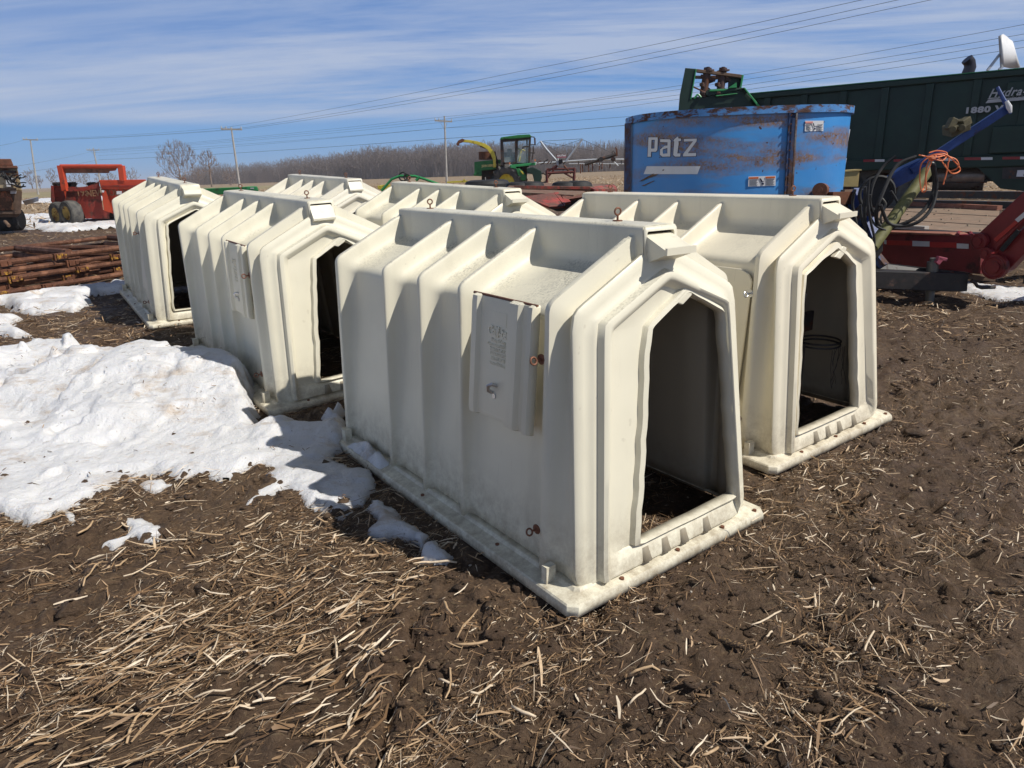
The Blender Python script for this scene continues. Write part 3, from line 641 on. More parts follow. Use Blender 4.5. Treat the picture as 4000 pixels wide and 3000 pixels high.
M['inner']=hutch_mat('shade_toned_inner_plastic',.4,(.40,.355,.27))  # inside faces get a darker plastic, interior shade put into the colour
_hf=[f for f in shell_f if not all(.335<shell_v[i][1]<.655 and .64<shell_v[i][2]<1.03 and shell_v[i][0]<-.40 for i in f)]
_shh=MB().add(shell_v,_hf).mesh('shell')
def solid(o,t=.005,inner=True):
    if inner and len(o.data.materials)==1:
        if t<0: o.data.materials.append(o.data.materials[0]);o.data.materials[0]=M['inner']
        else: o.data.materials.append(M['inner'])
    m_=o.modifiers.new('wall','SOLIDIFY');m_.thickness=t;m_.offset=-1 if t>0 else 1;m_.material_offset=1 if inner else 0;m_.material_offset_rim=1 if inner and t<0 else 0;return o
def flap_panel(seed,gap=.0):
    "feed door hung in the last bay of the left wall; local x=-outwards"
    mb=MB();X0=lambda z:-(.541-.028*(z-.05))-.004
    y0,y1,z0,z1=.290,.680,.600,1.088
    g=[]
    cols=[(0,-.02),(.02,.024),(.05,.034),(.12,.034),(.14,.016),(.64,.016),(.665,.036),(.80,.036),(.83,.018),(.92,.018),(.95,.034),(.985,.030),(1,-.02)]
    rows=[(0,-.02),(.012,0),(.05,.004),(.94,.002),(.985,0),(1,-.025)]
    cols=[(1-c,h) for c,h in cols][::-1]
    for rz,rh in rows:
        for cy_,h in cols:
            y=y0+(y1-y0)*cy_+(.03*(rz) if cy_<.5 else 0)*.0;z=z0+(z1-z0)*rz-.0
            g.append((X0(z)-max(0,h+rh)*1.0+.022-gap*(1-cy_)*(1-rz),y,z))
    nc=len(cols);f=[(i_*nc+k,i_*nc+k+1,(i_+1)*nc+k+1,(i_+1)*nc+k) for i_ in range(len(rows)-1) for k in range(nc-1)]
    mb.add(g,f);return mb,X0
def placed_text(root,parent,body,size,y,z,X0,mat,name='embossed_text',bold=0,sx=1,ext=.0022,space=1):
    me=text_mesh(body,size,ext,0,bold,sx,'CENTER',space)
    # text x -> -y (reads left to right from outside left wall), text y -> z
    me.transform(Matrix(((0,0,-1,X0(z)+.0005),(-1,0,0,y),(0,1,0,z),(0,0,0,1))))
    return link(name,me,mat,parent)
def hutch(label,x,y,yaw,z,pit,roll,opening,seed,mat,flap=None,vent='open',sq=None,tab=None,zinc=False,group='calf hutches'):
    root=bpy.data.objects.new('calf_hutch',None);C.objects.link(root);root.location=(x,y,z);root.rotation_euler=(pit,roll,yaw);tag(root,label,'calf hutch',group)
    def lk(name,me,m_,par=None,sm=True,fa=38,lab=None):
        if isinstance(me,MB): me=me.mesh(name)
        elif me.materials and me.materials[0]!=m_: me=me.copy();me.materials.clear()
        o=link(name,me,m_,par or root,sm,0,fa)
        if lab:o['label']=lab
        return o
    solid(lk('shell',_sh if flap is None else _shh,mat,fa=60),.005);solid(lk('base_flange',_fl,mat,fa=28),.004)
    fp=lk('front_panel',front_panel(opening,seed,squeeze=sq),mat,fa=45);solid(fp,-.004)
    lk('vent_hood',hood(vent),mat,fa=30)
    for hx,hy in HOLES: lk('bolt_hole',_hl,M['bolt']).location=(hx,hy,0)
    bm_=M['zinc'] if zinc else M['bolt']
    lk('eye_bolt',eye((0,.40,1.352),(0,0,1),(.3,1,0)),M['bolt']);lk('eye_bolt',eye((0,1.86,1.352),(0,0,1),(.5,1,0)),M['bolt'])
    lk('eye_bolt',eye((-.514,.258,.90),(-1,0,0),(0,1,-.35)),bm_)
    lk('eye_bolt',eye((-.537,.262,.215),(-1,0,0),(0,1,-.5)),M['bolt'])
    # lugs on the flange
    lk('flange_lug',MB().box((-.556,2.015,.075),(.04,.05,.07)),mat,sm=False);lk('flange_lug',MB().box((-.560,.165,.075),(.045,.03,.075)),mat,sm=False)
    if tab:
        tx,tz=tab;s_=1 if tx>0 or True else -1
        q=[(tx-.075,tz-.030),(tx+.01,tz+.020),(tx+.045,tz+.008),(tx+.035,tz-.018),(tx-.02,tz-.048)]
        mb=MB().prism([(a,YF(b)-.006,b) for a,b in q],(0,-.030,0));o=lk('opening_tab',mb,mat,sm=False);b_=o.modifiers.new('b','BEVEL');b_.width=.006;b_.segments=3
    if flap is not None:
        fm,X0=flap_panel(seed,0);d=lk('feed_door',fm,mat,fa=35);solid(d,-.005,False)
        mb=MB().tube([(X0(1.08)+.010,.29,1.088),(X0(1.08)+.010,.69,1.088)],.006,8);lk('hinge_rod',mb,M['bolt'])
        if flap:
            hx,hz=X0(1.08)+.010,1.088;d.matrix_local=Matrix.Translation((hx,0,hz))@Matrix.Rotation(flap,4,'Y')@Matrix.Translation((-hx,0,-hz))
        pl=MB();pz0,pz1,py0,py1=.800,1.035,.395,.565
        Xp=lambda z:X0(z)+.0015
        pl.prism([(Xp(pz0),py1,pz0),(Xp(pz0),py0,pz0),(Xp(.95),py0,.95),(Xp(.985),.455,.985),(Xp(pz1),.455,pz1),(Xp(pz1),py1,pz1)],(-.003,0,0));
        p_=lk('name_plaque',pl,mat,d,False)
        Xq=lambda z:X0(z)-.003
        placed_text(root,p_,'Calf-tel',.056,.500,.940,Xq,mat,bold=.0016,sx=.80,ext=.004)
        for k,(s_,sz) in enumerate([('Hampel Corp.',.018),('Germantown WI 53022',.0165),('Made in the USA',.018),('1-800-558-8558',.018),('262-255-4540',.018),('www.calf-tel.com',.0175)]):
            placed_text(root,p_,s_,sz*1.05,.497,.918-k*.0185,Xq,mat,name='embossed_text',bold=.0005,sx=.85,ext=.0025)
        la=MB().tube([(X0(.745)+.004,.50,.742),(X0(.745)-.020,.505,.752),(X0(.745)-.028,.522,.742),(X0(.745)-.022,.527,.722),(X0(.745)-.006,.522,.712)],.0075,8);la.cyl((X0(.70)+.012,.512,.70),(X0(.70)-.006,.512,.70),.012,12)
        lk('latch_hook',la,M['zinc'],d)
        rc=MB();rc.box((X0(.69)+.001,.50,.690),(.006,.17,.010));rc.box((X0(.66)+.001,.502,.655),(.006,.022,.06));rc.box((X0(.62)+.001,.50,.622),(.006,.17,.008));lk('latch_rib',rc,mat,d,False)
    else:
        # blank moulded panel with arched top in the last bay
        mb=MB();X0=lambda z:-(.528-.098*(z-.05))-.004
        q=[(.30,.30),(.30,.95),(.325,.985),(.38,1.005),(.60,1.005),(.655,.985),(.68,.95),(.68,.30)]
        mb.prism([(X0(b)+.004,a,b) for a,b in q],(-.010,0,0));o=lk('blank_side_panel',mb,mat,sm=False);b_=o.modifiers.new('b','BEVEL');b_.width=.006;b_.segments=3
    return root
OA=[(-.212,.138),(-.100,.992),(.118,1.092),(.344,1.002),(.412,.150)]
OB=[(-.362,.138),(-.272,.985),(-.022,1.088),(.190,.985),(.240,.132)]
OC=[(-.222,.145),(-.108,.985),(.110,1.082),(.320,.990),(.385,.150)]
OD=[(-.375,.142),(-.292,.978),(-.01,1.112),(.20,.985),(.250,.140)]
HA=hutch('nearest calf hutch, front of the right row, with latched feed door in its side',.66,2.46,.641,.06,.013,.014,OA,3,M['hutch'],flap=.05,sq=1,tab=(.100,1.090))
HB=hutch('cleanest calf hutch right of the nearest one, with a bucket ring inside its doorway',1.823,3.547,.602,.084,.009,-.015,OB,9,M['hutch_clean'],flap=None,sq=-1,tab=(.06,1.072),zinc=True)
HC=hutch('calf hutch with feed door standing behind the snow bank, front of the left row',-1.149,4.64,.651,.125,.035,-.018,OC,5,M['hutch'],flap=.02,vent='flap',tab=(.085,1.085))
HD=hutch('calf hutch farthest left, next to the rusty truss stack',-3.076,6.945,.612,.249,.052,.007,OD,12,M['hutch'],flap=None,vent='third',sq=-1)
HE=hutch('grimiest calf hutch, its speckled roof showing behind the hutch by the snow bank',-1.603,7.812,.630,.245,.042,-.003,OC,15,M['hutch_dirty'],flap=None,vent='flap',tab=(.085,1.085))
HF=hutch('calf hutch roof seen between the nearest hutch and the low red flatbed',.138,5.49,.633,.134,.037,-.004,OB,17,M['hutch'],flap=None,sq=-1)
# bucket holder inside the right-hand hutch
RX,RY,RZ=.25,.30,.50
def inside_B():
    mb=MB();t=Thing('bucket_holder','dark metal bucket ring hanging inside the cleanest hutch','bucket holder',(0,0,0))
    t.o.location=HB.location;t.o.rotation_euler=HB.rotation_euler
    mb=MB();mb.ring((RX,RY,RZ),(0,0,1),.115,.006,28,6);mb.ring((RX,RY,RZ-.022),(0,0,1),.115,.006,28,6);t.part('ring',mb,M['dark'],smooth=True)
    t.part('bracket',MB().box((RX-.0,RY+.13,RZ+.085),(.22,.02,.12)),M['dark']);t.part('leg',MB().beam((RX-.13,RY+.02,RZ),(RX-.08,RY+.05,.04),.02,.02),M['dark']);t.part('hook',MB().beam((RX-.03,RY+.13,RZ+.12),(RX-.01,RY+.12,RZ+.27),.03,.012),M['zinc'])
    tw=MB();r_=random.Random(2)
    for k in range(7):
        p=[(RX-.08+.022*k,RY-.13,RZ-.02)]
        for j in range(6): q=p[-1];p.append((q[0]+r_.uniform(-.02,.02),q[1]+r_.uniform(-.01,.01),q[2]-.04))
        tw.tube(p,.0018,4)
    t.part('twine',tw,M['dark'])
inside_B()
# snow caught on the flange of the nearest hutch
def flange_snow():
    mb=MB();pts=[];n,k_=26,9
    for i_ in range(n):
        y=1.93-.42*i_/(n-1)
        for j in range(k_):
            u=j/(k_-1);h=.05*math.sin(math.pi*u)**.7*math.sin(math.pi*i_/(n-1))**.6*(.4+1.3*float(vn(i_*.37,j*.4,1)))
            pts.append((-.605+.085*u+.012*float(vn(i_*.5,3,2)),y,.038+h))
    mb.add(pts,[(i_*k_+j,i_*k_+j+1,(i_+1)*k_+j+1,(i_+1)*k_+j) for i_ in range(n-1) for j in range(k_-1)])
    me=mb.mesh('flange_snow');a=me.attributes.new('tint','FLOAT','POINT');a.data.foreach_set('value',[1.0]*len(me.vertices))
    o=link('flange_snow',me,M['snow'],smooth=True);o.location=HA.location;o.rotation_euler=HA.rotation_euler;tag(o,'small crust of snow on the base flange of the nearest hutch','snow',None,'stuff')
flange_snow()
# ------------------------------------------------------------------ bare trees
def bark(name,c): 
    t=MT(name);t.col(t.ramp(t.noise(2,4),[(.3,tuple(v*.7 for v in c)),(.7,tuple(v*1.3 for v in c))])).rough(.9);return t.m
M['bark']=bark('bark',(.21,.165,.13));M['bark_far']=bark('wood_bark',(.20,.165,.15));M['twig']=bark('twigs',(.24,.18,.145))
def bare_tree(h,wd,seed,n=260,trunk=.22,r0=None,twig=.02,lean=0):
    "grows limbs from a trunk towards points spread through the crown; returns trunk and crown meshes with z 0..h"
    rs=np.random.RandomState(seed);pts=[]
    while len(pts)<n:
        p=rs.uniform(-1,1,3);q=p[0]**2+p[1]**2+p[2]**2
        if q>1: continue
        w_=1-.35*max(0,-p[2])**1.5
        pts.append((p[0]*wd/2*w_*(1+.12*math.sin(5*math.atan2(p[1],p[0])+seed)),p[1]*wd/2*w_,h*(trunk*.9+(1-trunk*.9)*(.5+.5*p[2]))))
    top=np.array([lean*h,0,h*.62]);nodes=[(lean*h*t**2/.4,rs.randn()*.01*h*t,h*.62*t) for t in np.linspace(0,1,7)];par=[-1,0,1,2,3,4,5]
    pts=sorted(pts,key=lambda p:(p[0]**2+p[1]**2+((p[2]-h*trunk*1.4)*.8)**2));A=np.array(nodes)
    for p in pts:
        p=np.array(p);d=np.linalg.norm(A-p,axis=1)+.55*np.maximum(0,A[:,2]-p[2]+.10*h)+np.where(A[:,2]<h*trunk,9*h,0)
        k=int(np.argmin(d));a=A[k];m_=(a+p)/2+rs.randn(3)*np.linalg.norm(p-a)*.07+np.array([0,0,-.06])*np.linalg.norm(p-a)
        nodes.append(tuple(m_));par.append(k);nodes.append(tuple(p));par.append(len(nodes)-2);A=np.array(nodes)
    cnt=np.zeros(len(nodes))
    for k in range(len(nodes)-1,0,-1):
        cnt[k]+=1 if cnt[k]==0 else 0
        cnt[par[k]]+=cnt[k]
    r0=r0 or h*.022;rad=np.maximum(twig,r0*(cnt/cnt[1])**.5)
    a=MB();b=MB()
    for k in range(1,len(nodes)):
        q=par[k];(a if k<7 and k<3 else b).tube([nodes[q],nodes[k]],[rad[k] if q>6 or k>6 else rad[q] if q>0 else rad[1]*1.25,rad[k]],6 if rad[k]>twig*2.5 else 3)
    # fine twigs at the tips
    for k in range(7,len(nodes)):
        if cnt[k]<=3:
            p=np.array(nodes[k])
            for _ in range(3):
                d=p-np.array([0,0,h*trunk]);d=d/np.linalg.norm(d)*.7+rs.randn(3)*.5+np.array([0,0,.35]);e=p+d*h*rs.uniform(.02,.055);b.tube([tuple(p),tuple(e)],[twig*.8,twig*.45],3)
    return a,b
def tree(label,px,base_y,top_y,Y,wpx,seed,n=160,trunk=.2,lean=0,twig=.028,grp='bare trees standing apart from the wood'):
    b=P(px,base_y,Y);h=P(px,top_y,Y)[2]-b[2];a,c=bare_tree(h,wpx*Y/FPX,seed,n,trunk,None,twig,lean)
    T=Thing('bare_tree',label,'tree',b,grp)
    for m_ in(a,c): m_.v=[(x+b[0],y+b[1],z+b[2]) for x,y,z in m_.v]
    T.part('trunk',a,M['bark'],smooth=True);T.part('crown',c,M['twig'])
tree('tallest bare tree with wide rounded crown left of centre on the horizon',712,728,548,160,138,4,420,.16,-.02,.030)
tree('slim bare tree just right of the tallest one, bare trunk with small crown',829,734,582,170,72,8,170,.38,0,.030)
for i_,(px,by,ty,w_,lab) in enumerate([(128,738,655,46,'bare tree beside the leftmost utility pole'),(158,738,682,30,'small bare tree right of the leftmost utility pole'),(212,736,658,38,'bare tree behind the left end of the red spreader'),(300,736,668,56,'wide low bare tree seen under the red roof frame'),(340,736,672,42,'bare tree seen under the middle of the red roof frame'),(398,734,672,40,'bare tree by the second utility pole, behind the red spreader'),(440,734,668,44,'bare tree behind the right end of the red roof frame'),(520,734,650,64,'round crowned bare tree right of the red roof frame'),(645,736,662,52,'low bare tree at the left foot of the tallest tree'),(780,736,655,60,'bushy bare tree between the tallest and the slim tree'),(905,738,655,56,'bushy bare tree right of the slim tree')]):
    tree(lab,px,by,ty,230,w_,30+i_,110,.18,0,.034)
def woods():
    mb=MB();r_=random.Random(21)
    protos=[]
    for k in range(9):
        a,b=bare_tree(1.0,.55+.05*(k%4),100+k,75,.30,.013,.0022);b.add(a.v,a.f);protos.append((np.array(b.v),b.f))
    Vs=[];Fs3=[];off=0;allf=[]
    n=620
    for k in range(n):
        px=760+1780*((k+r_.random())/n);row=r_.random();Y=330-95*sstep(760,2450,px)+row*45;base=P(px,698-.026*(px-1400)+(14 if px<1000 else 0),Y)
        hp=54+44*sstep(850,1500,px)-30*sstep(2050,2300,px)+r_.uniform(-14,10)+18*(float(vn(px/55.,1.,2))-.5)
        h=hp*Y/FPX*1.12;v,f=protos[r_.randrange(9)];a=r_.uniform(0,6.28);ca,sa=math.cos(a),math.sin(a);wd=h*r_.uniform(.9,1.3)
        X_=v[:,0]*ca-v[:,1]*sa;Y_=v[:,0]*sa+v[:,1]*ca
        Vs.append(np.stack([X_*wd+base[0],Y_*wd+base[1],v[:,2]*h+.3],1));allf.append((f,off));off+=len(v)
    V=np.concatenate(Vs);me=bpy.data.meshes.new('bare_wood');q=[tuple(i_+o_ for i_ in f) for fs,o_ in allf for f in fs if len(f)==4]
    me=np_mesh('bare_wood',V,np.array(q));o=link('bare_wood',me,M['bark_far']);tag(o,'leafless brown wood along the far edge of the field','wood',None,'stuff')
    # undergrowth: tangle of thin upright saplings
    n=26000;rs=np.random.RandomState(9);px=rs.uniform(700,2560,n);Yd=330-95*sstep(760,2450,px)+rs.rand(n)*48
    d=_R[None]*((px-2000)/FPX)[:,None]+_U[None]*((1500-(700-.026*(px-1400)))/FPX)[:,None]+_f[None];t=Yd/d[:,1];x=d[:,0]*t;y=Yd
    h=(4.0+6.5*rs.rand(n)**1.4)*(.55+.45*sstep(850,1500,px));lean=rs.randn(n,2)*.16;w=.035+.05*rs.rand(n)
    z0=np.full(n,.2);A=np.stack([x-w,y,z0],1);B=np.stack([x+w,y,z0],1);Cc=np.stack([x+lean[:,0]*h+w*.4,y+lean[:,1]*h,z0+h],1);D=np.stack([x+lean[:,0]*h-w*.4,y+lean[:,1]*h,z0+h],1)
    V=np.stack([A,B,Cc,D],1).reshape(-1,3);F=np.arange(4*n).reshape(-1,4)
    o=link('undergrowth',np_mesh('undergrowth',V,F),M['bark_far']);tag(o,'thicket of thin saplings at the foot of the far wood','undergrowth',None,'stuff')
woods()
# low grassy rise at far left
def rise():
    n=60;rows=6;v=[];rr=random.Random(1)
    for j in range(rows):
        for i_ in range(n):
            x=-180+150*i_/(n-1);y=95+j*12;z=.25+1.0*math.sin(math.pi*min(1,j/(rows-1)))**1*(1-i_/(n-1))**.5+rr.uniform(-.05,.05);v.append((x,y,z if 0<j<rows-1 else 0))
    mb=MB().add(v,[(j*n+i_,j*n+i_+1,(j+1)*n+i_+1,(j+1)*n+i_) for j in range(rows-1) for i_ in range(n-1)])
    t=MT('dry_grass');t.col(t.ramp(t.noise(.8,8,.75,stretch=(1,.3,1)),[(.3,(.16,.13,.06)),(.7,(.38,.31,.17))])).rough(.9);o=link('grass_bank',mb.mesh('grass_bank'),t.m,smooth=True);tag(o,None,None,kind='structure')
rise()
# ------------------------------------------------------------------ utility poles and wires
M['pole']=paint('weathered_wood',(.40,.38,.35),.85,.25,scale=1.5,stretch=None);M['wire']=paint('wire',(.06,.06,.065),.6,.2)
def pole(label,bx,by,tx,ty,Y,arm,one=False,brace=True,r=.15):
    b=Vector(P(bx,by,Y));t=Vector(P(tx,ty,Y));b.z=min(b.z,.2);T=Thing('utility_pole',label,'utility pole',b,'utility poles carrying the wires across the field')
    T.part('pole',MB().cyl(b,t,r,10,r*.62),M['pole'],smooth=True)
    d=(b-t).normalized();c=t+d*.45;l,rr_=arm;A=Vector(P(tx+l[0],ty+l[1],Y));B=Vector(P(tx+rr_[0],ty+rr_[1],Y))
    T.part('crossarm',MB().beam(A,B,.14,.16),M['pole'])
    ins=[]
    for k,u in enumerate((.03,.25,.97)):
        q=A.lerp(B,u);T.part('insulator',MB().cyl(q,q+Vector((0,0,.30)),.07,8,.05),M['greyw'],smooth=True)
        ins.append(q+Vector((0,0,.3)))
    if brace:
        for u in(.28,.72): T.part('brace',MB().beam(A.lerp(B,u),t+d*1.6,.06,.04),M['zinc'])
    return T,ins
pole('leftmost pale utility pole with a single crossarm',152,775,118,545,110,((-28,0),(30,2)),brace=False)
pole('second utility pole from the left, above the red spreader',396,735,364,578,150,((-25,8),(24,8)),r=.17)
pole('leaning utility pole between the tallest tree and the centre',945,790,903,497,78,((-40,7),(42,9)),r=.13,brace=False)
pole('utility pole with braced crossarm left of the green harvester',1746,735,1736,453,85,((-38,18),(30,22)),r=.14)
def wire(label,pts,r=.02,sag=0):
    out=[]
    ps=[Vector(P(*p)) for p in pts]
    for a,b in zip(ps[:-1],ps[1:]):
        for k in range(12):
            t=k/12;q=a.lerp(b,t);q.z-=sag*4*t*(1-t)*(b-a).length*.01;out.append(q)
    out.append(ps[-1]);mb=MB().tube(out,r,5);single('overhead_wire',mb,M['wire'],label,'wire','overhead wires',smooth=True)
wire('topmost wire, rising from the leaning pole to the top right of the sky',[(118,545,110),(868,500,78),(2010,283,48),(3420,-12,32)],.010,.3)
wire('second wire from the top, over the leaning pole',[(128,547,110),(912,505,78),(2010,315,48),(3560,-12,32)],.010,.3)
wire('third wire from the top, lowest of the three over the leaning pole',[(145,548,110),(943,505,78),(2010,332,48),(3690,-12,32)],.010,.3)
wire('highest of the four wires running behind the white sail panel',[(345,590,150),(1700,470,85),(2650,335,60),(4030,90,42)],.0115,.3)
wire('wire just below the highest one behind the white sail panel',[(365,586,150),(1736,456,85),(2650,350,60),(4030,128,42)],.0115,.3)
wire('third of the four wires behind the white sail panel',[(388,590,150),(1766,474,85),(2650,371,60),(4030,152,42)],.0115,.3)
wire('lowest of the four wires behind the white sail panel',[(365,596,150),(1738,500,85),(2650,388,60),(4030,180,42)],.0115,.3)
wire('lone wire passing above the cab of the green harvester',[(385,608,150),(1736,500,85),(2460,455,64)],.012,.25)
wire('thick lowest cable, running just over the harvester cab roof',[(385,624,150),(1740,541,85),(2460,488,64)],.020,.25)
wire('wire climbing from the second pole to the left edge',[(-40,665,60),(362,590,150)],.012,.2);wire('lower wire climbing from the second pole to the left edge',[(-40,690,60),(380,624,150)],.014,.2)
wire('wire from the leftmost pole out of the left edge',[(-40,575,70),(95,546,110)],.012,.2)
# ------------------------------------------------------------------ rusty truss sections, stacked
M['yellow']=paint('yellow_paint',(.45,.24,.02),.6,.3,.62,scale=16);M['rust_pipe']=paint('rusted_pipe',(.20,.085,.042),.75,.45,.55,(.09,.035,.018),scale=5)
def truss(k,label):
    u=Vector((.43,.903,0));v=Vector((-.903,.43,0));r_=random.Random(60+k)
    O=Vector((-7.15,6.35,0))+u*r_.uniform(-.25,.25)+v*r_.uniform(-.12,.12);z=.40+k*.088
    O.z=z;u=(u+v*r_.uniform(-.035,.035)).normalized();L_=5.2;W_=2.0
    u=(u+Vector((0,0,r_.uniform(-.006,.006)))).normalized()
    T=Thing('truss_section',label,'steel truss','' or O,'rusty truss sections stacked on the ground')
    for w_,nm in((0,'chord'),(W_,'chord')): T.part(nm,MB().tube([O+v*w_,O+v*w_+u*L_],.034,8),M['rust_pipe'],smooth=True)
    n=7
    for i_ in range(n):
        a=O+Vector((0,0,r_.uniform(-.01,.03)))+u*(L_*(i_+.2)/n);b=O+v*W_+u*(L_*(i_+.85)/n) if i_%2==0 else O+v*W_+u*(L_*(i_-.1)/n)
        T.part('diagonal',MB().tube([a,b],.05 if i_%2==0 else .034,8),M['rust_pipe'],smooth=True)
    for i_ in range(6):
        s_=L_*(.08+.165*i_)+r_.uniform(-.2,.2);c=O+u*s_+Vector((0,0,-.01))
        mb=MB();R3=Matrix((u,v,Vector((0,0,1)))).transposed()
        mb.box(c-v*.035,(.08,.03,.07),R3);mb.box(c+u*.06-v*.03,(.04,.07,.05),R3);mb.box(c-u*.07-v*.02,(.02,.08,.09),R3)
        T.part('clamp',mb,M['yellow'] if (i_+k)%3 else M['rust'],bevel=.004)
        T.part('bracket',MB().box(c+u*.2,(.16,.02,.09),R3),M['rust_pipe'])
    if k==0:
        for s_ in(1.0,2.6,4.3): T.part('support_block',MB().beam(O+u*s_-v*.1-Vector((0,0,.06)),O+u*s_+v*W_-Vector((0,0,.06)),.10,.09),M['rust'])
for k,l in enumerate(['lowest rusty truss section of the stack by the far left hutch','second truss section from the bottom of the rusty stack','third truss section from the bottom of the rusty stack','second truss section from the top of the rusty stack','topmost rusty truss section with its diagonals showing']): truss(k,l)
# ------------------------------------------------------------------ rusty feed wagon cut by the left edge
M['wagon_w']=paint('stained_cream',(.50,.40,.24),.6,.25,.42,(.16,.06,.02),scale=3);M['wagon_o']=paint('faded_orange',(.42,.13,.05),.7,.35,.5,(.10,.045,.02),scale=3);M['wagon_h']=paint('rusty_hood',(.24,.10,.055),.7,.3,.3,(.10,.05,.03),scale=3);M['mud']=paint('muddy_steel',(.16,.10,.065),.9,.4,scale=4)
zw=lambda a,b:(a/3.016,600+b/3.016)
def wagon():
    Y=21.5;T=Thing('feed_wagon','rusty orange and cream feed wagon cut off by the left edge of the picture','farm wagon',(P(20,905,Y)[0],Y,.30),None)
    T.part('hood',MB().pp([(-220,60),(130,62),(160,140),(-220,140)],Y,1.8,zw),M['wagon_h'],bevel=.02)
    T.part('rail',MB().pp([(-220,140),(200,142),(215,172),(-220,172)],Y-.15,2.1,zw),M['wagon_h'],bevel=.01)
    T.part('upper_body',MB().pp([(-220,172),(205,172),(232,300),(262,440),(-220,440)],Y,1.8,zw),M['wagon_w'],bevel=.02)
    T.part('beam',MB().pp([(-220,200),(190,200),(190,225),(-220,225)],Y-.10,.15,zw),M['dark'])
    T.part('shelf',MB().pp([(-220,405),(190,405),(195,435),(-220,435)],Y-.25,.3,zw),M['mud'])
    T.part('side_panel',MB().pp([(-220,440),(110,440),(150,560),(155,670),(-220,672)],Y-.06,.1,zw),M['wagon_o'],bevel=.02)
    T.part('lower_body',MB().pp([(-220,440),(262,440),(250,700),(200,750),(-220,750)],Y,1.8,zw),M['mud'],bevel=.03)
    T.part('sill',MB().pp([(-220,680),(235,690),(238,712),(-220,712)],Y-.15,.2,zw),M['mud'])
    T.part('tyre',MB().lathe(P(-40,858,Y+.5),(1,.2,0),[(.0,.0),(.30,.02),(.38,.10),(.38,.80),(.32,.88),(.0,.88)],28),M['black'],smooth=True)
    for q in([(68,285),(125,290),(130,365),(70,362)],[(130,290),(182,290),(186,362),(134,364)],[(75,368),(128,370),(128,392),(78,390)],[(120,438),(195,436),(192,470),(122,472)]): T.part('sticker',MB().pp(q,Y-.075,.02,zw),M['white'])
    T.part('spout',MB().pp([(262,560),(455,512),(455,560),(300,608)],Y+.3,.9,zw),M['zinc'],bevel=.01)
    r_=random.Random(4)
    for k in range(8):
        mb=MB();x0=r_.uniform(0,60);pts=[]
        for j in range(9):
            t=j/8;pts.append(P(*zw(x0+t*r_.uniform(190,300),r_.uniform(200,280)+90*math.sin(t*math.pi)*r_.uniform(.3,1.3)+120*t*(k%2)),Y-.25-.2*r_.random()))
        sm=[]
        for a,b in zip(pts[:-1],pts[1:]): sm+= [Vector(a).lerp(Vector(b),s_) for s_ in(0,.5)]
        for _ in range(4): sm=[sm[0]]+[(sm[i_-1]+sm[i_]*2+sm[i_+1])/4 for i_ in range(1,len(sm)-1)]+[sm[-1]]
        T.part('hose',mb.tube(sm,.018,6),M['black'],smooth=True)
    T.part('coupling',MB().cyl(P(*zw(60,800),Y-.1),P(*zw(105,850),Y-.3),.05,10),M['mud'],smooth=True)
wagon()
# ------------------------------------------------------------------ red manure spreader
M['red']=paint('faded_red',(.30,.035,.022),.55,.3,.33,(.10,.035,.025),scale=1.6,fade=(.22,.045,.035));M['red2']=paint('bright_red_panel',(.52,.065,.025),.45,.15,.12,(.2,.05,.03),scale=2);M['rim']=paint('yellow_rim',(.42,.30,.08),.6,.3,.3,scale=5)
zs=lambda a,b:(a/3.016,600+b/3.016)
def wheel(T,c,axis,R0,wd,tm,rm,lugs=0):
    prof=[(R0*.55,-wd*.42),(R0*.62,-wd*.5),(R0*.88,-wd*.5),(R0*.97,-wd*.40),(R0,-wd*.2),(R0,wd*.2),(R0*.97,wd*.40),(R0*.88,wd*.5),(R0*.62,wd*.5),(R0*.55,wd*.42)]
    mb=MB().lathe(c,axis,prof,36);ax=Vector(axis).normalized();a=ax.cross(Vector((0,0,1))).normalized();b=ax.cross(a);c=Vector(c)
    for k in range(lugs):
        t=2*math.pi*k/lugs;d=a*math.cos(t)+b*math.sin(t);d2=a*math.cos(t+.22)+b*math.sin(t+.22)
        s_=1 if k%2 else -1;mb.beam(c+d*(R0*1.0)+ax*wd*.48*s_,c+d2*(R0*1.0),R0*.09,R0*.12,up=d)
    o=T.part('tyre',mb,tm,smooth=True)
    T.part('rim',MB().lathe(c,axis,[(R0*.58,-wd*.44),(R0*.54,-wd*.30),(R0*.36,-wd*.12),(R0*.16,-wd*.14),(R0*.12,-wd*.2),(.001,-wd*.2)],28),rm,o,smooth=True)
    return o
